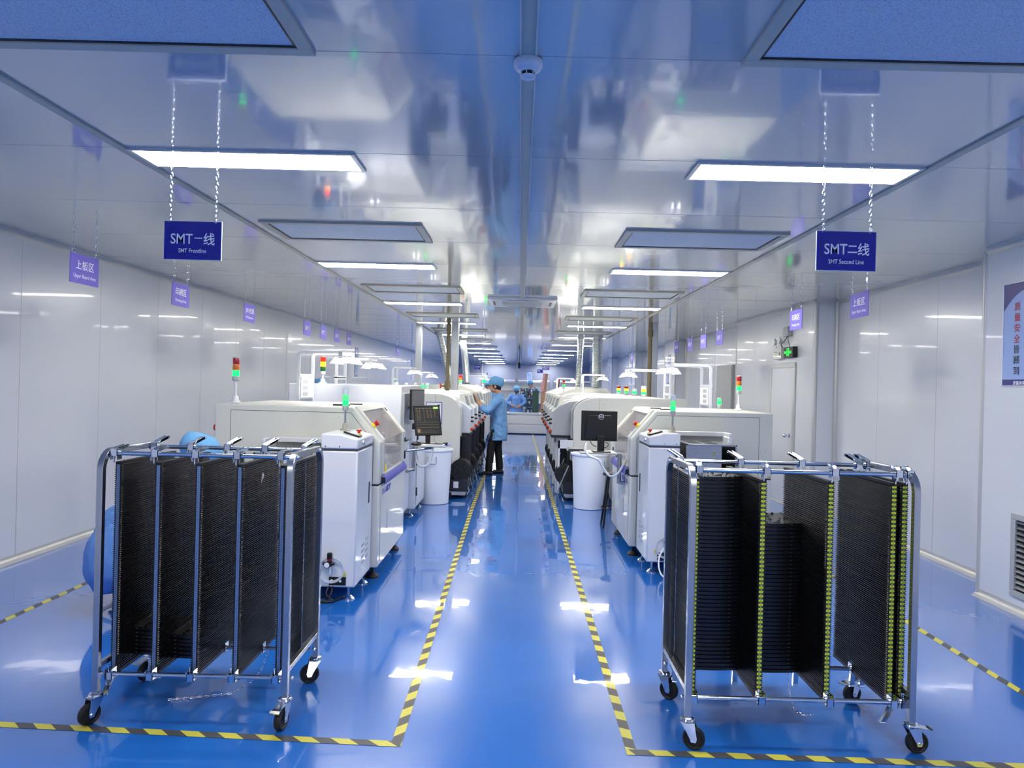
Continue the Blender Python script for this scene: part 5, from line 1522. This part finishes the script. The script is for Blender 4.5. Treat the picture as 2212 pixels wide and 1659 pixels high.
def board_rack(lab, y, xb, xt, w, zt, mt, top, teeth=True, z0=.1):
    t = thing('board_rack', lab, 'rack', ((xb + xt) / 2, y, z0), 'tall comb board racks')
    MB().prism([(xb, z0), (xb + w, z0), (xt + w, zt), (xt, zt)], 'y', y, y + .45).build('stacked_boards', mt, parent=t)
    MB().prism([(xb + (xt - xb) * .7 - w * .35, 1.40), (xb + (xt - xb) * .7 + w * .30, 1.40), (xt + w * .45, zt - .005), (xt - w * .02, zt - .005)], 'y', y - .02, y + .40).build('pink_sheets', top, parent=t)
    g = MB(); n = 34
    for k in range(n):
        q = k / n; z = z0 + .1 + (zt - z0 - .1) * q; x = xb + (xt - xb) * q + w
        g.box(x, x + w * .35, y - .005, y + .02, z, z + (zt - z0) / n * .45)
    if teeth: g.build('comb_teeth', M_PAPER, parent=t)
    MB().prism([(xb - w * 1.5, z0), (xb, z0), (xb - w * .1, 1.42), (xb - w * 1.5, 1.42)], 'y', y + .1, y + .4).build('green_side', M_GREENF, parent=t)
board_rack('tall leaning brown and pink board rack with white comb teeth behind the counter', 24.0, .66, .80, .15, 2.02, M_COPPER, M_PINK)
board_rack('smaller maroon board rack with comb teeth next to the right oven', 26.5, 1.30, 1.42, .09, 1.86, M_MAROON, M_PINK)
t = thing('trolley_frame', 'chrome wheeled frame in the aisle beside the left feeder carts', 'trolley', (-.72, 15.5, 0))
fr = MB()
for yy in (15.2, 16.0): fr.tube([(-.84, yy, .02), (-.84, yy, .95), (-.62, yy, .95), (-.62, yy, .02)], .012, sq=True)
fr.tube([(-.62, 15.2, .3), (-.62, 16.0, .3)], .01, sq=True).tube([(-.62, 15.2, .95), (-.62, 16.0, .95)], .01, sq=True)
fr.build('frame', M_STEEL, parent=t)

# ================================================================== PEOPLE
def tex_clouds(name, sc):
    tx = bpy.data.textures.get(name) or bpy.data.textures.new(name, 'CLOUDS'); tx.noise_scale = sc; tx.noise_depth = 2
    return tx
def remesh(o, vox, disp=0.0, sc=.08, smooth=4):
    m = o.modifiers.new('remesh', 'REMESH'); m.mode = 'VOXEL'; m.voxel_size = vox; m.use_smooth_shade = True
    if smooth:
        m = o.modifiers.new('smooth', 'SMOOTH'); m.iterations = smooth; m.factor = .5
    if disp:
        m = o.modifiers.new('folds', 'DISPLACE'); m.texture = tex_clouds('folds_%d' % int(sc * 1000), sc); m.strength = disp; m.mid_level = .5
        m.texture_coords = 'LOCAL'
def person(lab, org, head_ang, J, vox=.010, coatm=None, hands=True, group=None, coat_z=.62, lean=None, legs=True, hairlong=False, capk=1.0):
    """J: joints in local frame (forward, left, up)"""
    capk = J.get('capk', capk)
    F = Vector((math.cos(head_ang), math.sin(head_ang), 0)); Lf = Vector((-F.y, F.x, 0)); O = Vector(org)
    W = lambda p: O + F * p[0] + Lf * p[1] + Vector((0, 0, p[2]))
    t = thing('person', lab, 'person', tuple(O), group)
    rot = Matrix((F, Lf, Vector((0, 0, 1)))).transposed()
    hc = Vector(J['head']); pitch = J.get('pitch', 0.0); yaw = J.get('yaw', 0.0)
    hr = rot @ Matrix.Rotation(yaw, 3, 'Z') @ Matrix.Rotation(pitch, 3, 'Y')
    H = lambda p: W(hc) + hr @ Vector(p)
    b = MB()
    # head: skull, jaw, nose, brow, lips, ears
    b.ball(H((-.005, 0, .015)), .10, k=(.96, .76, 1.06), n=20, h=14, rot=hr)
    b.ball(H((.035, 0, -.055)), .062, k=(.95, .85, 1.0), n=16, h=10, rot=hr)
    b.ball(H((.070, 0, -.092)), .024, k=(.9, 1.1, .8), rot=hr)
    b.tube([H((.088, 0, .012)), H((.108, 0, -.022)), H((.096, 0, -.030))], [.009, .014, .010], n=10)
    b.tube([H((.082, -.035, .022)), H((.092, 0, .020)), H((.082, .035, .022))], [.010, .011, .010], n=8)
    b.ball(H((.088, 0, -.052)), .016, k=(.8, 1.5, .5), rot=hr).ball(H((.086, 0, -.064)), .015, k=(.8, 1.4, .5), rot=hr)
    for s in (-1, 1): b.ball(H((-.005, s * .078, -.015)), .026, k=(.8, .35, 1.2), rot=hr)
    nk = Vector(J['neck'])
    b.tube([H((-.020, 0, -.05)), W(nk), W(nk - Vector((.01, 0, .07)))], [.054, .056, .075], n=14)
    # arms under the sleeves and hands
    for sd in ('L', 'R'):
        sh, el, wr, tip = [Vector(J[k + sd]) for k in ('sh', 'el', 'wr', 'tip')]
        b.tube([W(nk - Vector((.01, 0, .06))), W(sh)], [.05, .05], n=12)
        b.tube([W(sh), W(sh.lerp(el, .5)), W(el), W(el.lerp(wr, .35)), W(wr)], [.052, .047, .040, .040, .027], n=12)
        d = (W(tip) - W(wr)); ln = d.length; d.normalize()
        side = W(Vector(J.get('pn' + sd, (0, 0, 1))) + wr) - W(wr)      # palm normal
        side = (side - d * side.dot(d)).normalized(); wd = d.cross(side)
        pc = W(wr) + d * .045
        b.tube([W(wr), W(wr) + d * .02], [.027, .030], n=10)
        b.obox(pc, d, wd, side, .045, .040, .013)
        b.ball(pc, .044, k=(1, 1, .4), rot=Matrix((d, wd, side)).transposed())
        curl = J.get('curl' + sd, .35)
        for k, (off, fl) in enumerate(((-.030, .070), (-.010, .080), (.011, .075), (.031, .060))):
            p0 = W(wr) + d * .082 + wd * off
            p1 = p0 + (d * math.cos(curl * .6) - side * math.sin(curl * .6)) * fl * .45
            p2 = p1 + (d * math.cos(curl * 1.6) - side * math.sin(curl * 1.6)) * fl * .32
            p3 = p2 + (d * math.cos(curl * 2.6) - side * math.sin(curl * 2.6)) * fl * .25
            b.tube([p0 - d * .02, p0, p1, p2, p3], [.010, .0098, .0088, .008, .0068], n=8)
        thx = -1 if sd == 'L' else 1
        q0 = W(wr) + d * .025 + wd * thx * -.030 * (1)
        q1 = q0 + (d * .6 - wd * thx * .7 - side * .2).normalized() * .038
        q2 = q1 + (d * .85 - wd * thx * .35 - side * .35).normalized() * .032
        b.tube([q0 + wd * thx * .01, q0, q1, q2], [.013, .012, .0105, .008], n=8)
    # pelvis and legs under the clothes, joined to the torso
    hp = Vector(J['hip'])
    b.tube([W(nk - Vector((.01, 0, .07))), W(nk.lerp(hp, .5)), W(hp)], [.10, .10, .11], n=14)
    for sd in ('L', 'R'):
        kn, an = Vector(J['kn' + sd]), Vector(J['an' + sd]); hj = hp + Vector((0, .09 if sd == 'L' else -.09, 0))
        b.tube([W(hp), W(hj), W(kn), W(kn.lerp(an, .3)), W(an), W(an - Vector((0, 0, .035)))], [.09, .075, .052, .050, .036, .034], n=12)
    body = b.build('body', M_SKIN, parent=t)
    remesh(body, min(vox, .008) if vox < .015 else vox * .6, smooth=3)
    for s in (-1, 1):
        MB().ball(H((.082, s * .032, .004)), .0095, k=(.6, 1.2, .7), n=10, h=6, rot=hr).build('eye', M_EYE, parent=t)
    hair = MB().ball(H((-.018, 0, .020)), .106, k=(.94, .80, 1.05), n=20, h=12, rot=hr)
    # back and sides only: cut the front by keeping it behind the brow
    hair.ball(H((-.060, 0, -.045)), .060, k=(.8, 1.05, .9), rot=hr)
    for s in (-1, 1): hair.ball(H((.012, s * .072, .012)), .028, k=(1, .3, 1.3), rot=hr)
    if hairlong: hair.tube([H((-.09, 0, -.03)), H((-.13, 0, -.09)), H((-.12, 0, -.17))], [.035, .032, .012], n=10)
    ho = hair.build('hair', M_HAIR, parent=t); remesh(ho, .010 if vox < .015 else .016, smooth=2)
    # bouffant cap
    cp = MB(); rs = []
    for (f, z, rf, rl) in ((.0, .030, .104, .086), (-.004, .036, .112 * capk, .096 * capk), (-.014, .062, .130 * capk, .112 * capk), (-.026, .100, .138 * capk, .118 * capk), (-.034, .136, .124 * capk, .106 * capk), (-.038, .162, .088, .076), (-.036, .176, .045, .04), (-.036, .180, .012, .01)):
        ring = []
        for k in range(28):
            a = 2 * PI * k / 28; w_ = 1 + .030 * math.sin(a * 9 + z * 40) + .02 * math.sin(a * 5 - z * 60)
            back = max(0, -math.cos(a))
            ring.append(H((f + rf * math.cos(a) * w_ - .022 * back, rl * math.sin(a) * w_, z - .060 * back * (1.25 - z * 4) )))
        rs.append(ring)
    cp.rings(rs); cp.build('bouffant_cap', M_CAP, parent=t, smooth=60)
    # smock: torso rings + skirt + sleeves, fused into one surface
    ct = MB(); rs = []
    for (f, z, rf, rl) in J['torso']:
        rs.append([W((f + rf * math.cos(2 * PI * k / 28) * (1 + .02 * math.sin(k * 2.3)), rl * math.sin(2 * PI * k / 28), z + J.get('slope', 0) * rf * math.cos(2 * PI * k / 28))) for k in range(28)])
    ct.rings(rs)
    for sd in ('L', 'R'):
        sh, el, wr = [Vector(J[k + sd]) for k in ('sh', 'el', 'wr')]
        cuff = el.lerp(wr, J.get('cuff', .62))
        ct.tube([W(sh + (nk - sh) * .55 + Vector((0, 0, -.02))), W(sh), W(sh.lerp(el, .5)), W(el), W(el.lerp(cuff, .5)), W(cuff)], [.075, .082, .074, .066, .058, .050], n=16)
    ct.tube([W(nk + Vector((-.005, 0, -.035))), W(nk + Vector((-.005, 0, .005)))], [.078, .066], n=16)
    co = ct.build('smock', coatm or M_COAT, parent=t); remesh(co, vox * 1.2, disp=.046 if vox < .015 else .016, sc=.11, smooth=3)
    if legs:
        tr = MB(); tk = .8 if hp.z < .7 else 1.0
        for sd in ('L', 'R'):
            kn, an = Vector(J['kn' + sd]), Vector(J['an' + sd]); hj = hp + Vector((0, .08 if sd == 'L' else -.08, 0))
            tr.tube([W(hp), W(hj), W(hj.lerp(kn, .5)), W(kn), W(kn.lerp(an, .5)), W(an + Vector((0, 0, .0)))], [.10 * tk, .098 * tk, .088 * tk, .072, .070, .066], n=16)
        tr = tr.build('trousers', M_TROU, parent=t); remesh(tr, vox * 1.3, disp=.012, sc=.07, smooth=2)
        for sd in ('L', 'R'):
            an = Vector(J['an' + sd]); ty = J.get('toe' + sd, 0.0)
            dF = Vector((math.cos(ty), math.sin(ty), 0)); dL = Vector((-dF.y, dF.x, 0))
            P = lambda f, l, z: W(Vector((an.x, an.y, 0)) + dF * f + dL * l + Vector((0, 0, z)))
            sh_ = MB(); rs = []
            for f, w_, h_ in ((-.075, .020, .03), (-.065, .034, .055), (-.02, .040, .082), (.05, .044, .070), (.11, .048, .052), (.165, .042, .042), (.19, .022, .028)):
                rs.append([P(f, w_ * math.cos(2 * PI * k / 16), max(0.0, h_ * .5 + h_ * .5 * math.sin(2 * PI * k / 16))) for k in range(16)])
            sh_.rings(rs); sh_.build('shoe', M_SHOE, parent=t, smooth=60)
    return t

stand = dict(head=(.03, 0, 1.585), neck=(.0, 0, 1.455), hip=(0, 0, .93),
             shL=(-.01, .185, 1.37), shR=(-.01, -.185, 1.37),
             knL=(.0, .10, .50), anL=(-.01, .11, .07), knR=(.0, -.10, .50), anR=(-.01, -.11, .07))
# main worker, facing the left line
J = dict(stand)
J.update(head=(.055, .0, 1.595), pitch=.16, yaw=.0, capk=.93, neck=(-.010, 0, 1.455), hip=(-.03, 0, .93),
         shL=(.00, .185, 1.345), elL=(.19, .30, 1.125), wrL=(.345, .30, 1.325), tipL=(.41, .31, 1.49), pnL=(-.9, .1, .3),
         shR=(.00, -.185, 1.345), elR=(.17, -.26, 1.11), wrR=(.34, -.10, 1.285), tipR=(.42, -.07, 1.44), pnR=(-.9, -.1, .3), curlL=.30, curlR=.25, cuff=.60,
         knL=(.10, .10, .50), anL=(.04, .12, .07), knR=(.03, -.10, .50), anR=(-.13, -.12, .07),
         torso=[(-.010, .615, .172, .220), (-.020, .70, .162, .214), (-.035, .85, .150, .205), (-.03, 1.0, .140, .195), (-.025, 1.12, .138, .195), (-.020, 1.25, .140, .205), (-.015, 1.34, .128, .205), (-.012, 1.41, .095, .150), (-.012, 1.45, .07, .08)])
J['knR'] = (-.02, -.10, .50); J['anR'] = (-.06, -.13, .07); J['knL'] = (.10, .10, .50); J['anL'] = (.13, .12, .07)
person('person in long blue smock, bouffant cap and black trousers touching a machine screen', (-.40, 12.56, 0), PI, J, vox=.010)
# worker behind, seen over his shoulder
J = dict(stand)
J.update(head=(.06, 0, 1.56), pitch=.5, elL=(.10, .25, 1.1), wrL=(.30, .15, 1.12), tipL=(.46, .12, 1.14), elR=(.10, -.25, 1.1), wrR=(.30, -.15, 1.12), tipR=(.46, -.12, 1.14),
         torso=[(0, .60, .14, .21), (0, .85, .13, .195), (0, 1.1, .125, .185), (0, 1.3, .125, .20), (0, 1.40, .09, .15), (0, 1.44, .06, .08)])
person('person in blue smock and cap looking down, behind the main worker', (-.94, 21.75, 0), PI - .3, J, vox=.018)
# worker with hands on the back
J = dict(stand)
sc_ = .915
def scl(J, k):
    o = {}
    for a, v in J.items():
        if a == 'torso': o[a] = [(p[0], p[1] * k, p[2], p[3]) for p in v]
        elif isinstance(v, tuple) and not a.startswith('pn'): o[a] = (v[0], v[1], v[2] * k)
        else: o[a] = v
    return o
J.update(elL=(-.06, .33, 1.12), wrL=(-.14, .15, .98), tipL=(-.16, .02, .96), pnL=(1, 0, 0), elR=(-.06, -.33, 1.12), wrR=(-.14, -.14, .96), tipR=(-.16, -.02, .90), pnR=(1, 0, 0), pitch=.1, cuff=.8,
         torso=[(0, .68, .17, .26), (0, .80, .15, .235), (0, .95, .13, .19), (0, 1.1, .125, .185), (0, 1.3, .125, .20), (0, 1.40, .09, .15), (0, 1.44, .06, .08)])
person('person seen from behind in blue smock with hands on the lower back', (-.13, 24.6, 0), R(85), scl(J, .885), vox=.018, coatm=M_COATD, hairlong=True)
# far worker with raised arm
J = dict(stand)
J.update(elL=(.16, .30, 1.32), wrL=(.18, .12, 1.50), tipL=(.16, .05, 1.62), elR=(.10, -.28, 1.15), wrR=(.28, -.08, 1.25), tipR=(.34, .05, 1.28), cuff=.8,
         torso=[(0, .60, .14, .21), (0, .85, .13, .195), (0, 1.1, .125, .185), (0, 1.3, .125, .20), (0, 1.40, .09, .15), (0, 1.44, .06, .08)])
person('person in blue smock with one arm raised, facing the camera behind the reel carts', (.40, 27.2, 0), -PI / 2 + .2, scl(J, 1.02), vox=.018)
# only a cap shows over the left inspection machine
J = dict(stand)
J.update(elL=(.05, .24, 1.1), wrL=(.20, .20, .95), tipL=(.36, .18, .93), elR=(.05, -.24, 1.1), wrR=(.20, -.20, .95), tipR=(.36, -.18, .93), pitch=.3,
         torso=[(0, .60, .14, .21), (0, .85, .13, .195), (0, 1.1, .125, .185), (0, 1.3, .125, .20), (0, 1.40, .09, .15), (0, 1.44, .06, .08)])
person('person whose blue cap just shows above the tall left inspection machine', (-2.85, 9.75, 0), 0.2, scl(J, .93), vox=.018)

# seated worker leaning forward behind the left trolley
J = dict(head=(.54, .0, 1.06), pitch=.75, neck=(.50, 0, .95), hip=(0, 0, .52),
         shL=(.42, .18, .90), elL=(.62, .26, .72), wrL=(.80, .20, .78), tipL=(.94, .16, .80), shR=(.42, -.18, .90), elR=(.62, -.26, .70), wrR=(.80, -.20, .74), tipR=(.94, -.16, .76), cuff=.8,
         knL=(.42, .14, .52), anL=(.44, .15, .07), knR=(.42, -.14, .52), anR=(.46, -.15, .07),
         torso=[(.0, .44, .14, .19), (.05, .56, .14, .19), (.16, .68, .125, .18), (.29, .79, .125, .19), (.40, .88, .125, .205), (.46, .93, .09, .15), (.49, .955, .06, .08)], slope=-.75)
ps = person('seated person in blue smock and cap bending forward behind the left trolley', (-2.76, 4.78, 0), R(4), J, vox=.012, coatm=M_COATD)
sk = MB(); rs = []
for (f, z, rf, rl) in ((-.02, .13, .03, .06), (.0, .20, .13, .20), (.01, .34, .185, .24), (.02, .48, .185, .235), (.06, .60, .16, .21), (.12, .68, .11, .17)):
    rs.append([Vector((-2.76 + f + rf * math.cos(2 * PI * k / 24) * (1 + .05 * math.sin(k * 3)), 4.78 + rl * math.sin(2 * PI * k / 24), z)) for k in range(24)])
sk.rings(rs); o = sk.build('smock_skirt', M_COATD, parent=ps, smooth=60)
m = o.modifiers.new('sub', 'SUBSURF'); m.levels = 2; m.render_levels = 2
m = o.modifiers.new('folds', 'DISPLACE'); m.texture = tex_clouds('folds_90', .09); m.strength = .03; m.texture_coords = 'LOCAL'
t = thing('stool', 'round grey stool under the seated person behind the left trolley', 'stool', (-2.73, 4.78, 0))
MB().lathe([(.15, 0), (.155, .015), (.15, .03)], (-2.73, 4.78, .385), n=24).cyl((-2.73, 4.78, .03), (-2.73, 4.78, .39), .025).build('seat', M_GREY, parent=t)
for k in range(5):
    a = 2 * PI * k / 5
    MB().tube([(-2.73, 4.78, .08), (-2.73 + .12 * math.cos(a), 4.78 + .12 * math.sin(a), .02)], .014, n=6).build('leg', M_GREY, parent=t)
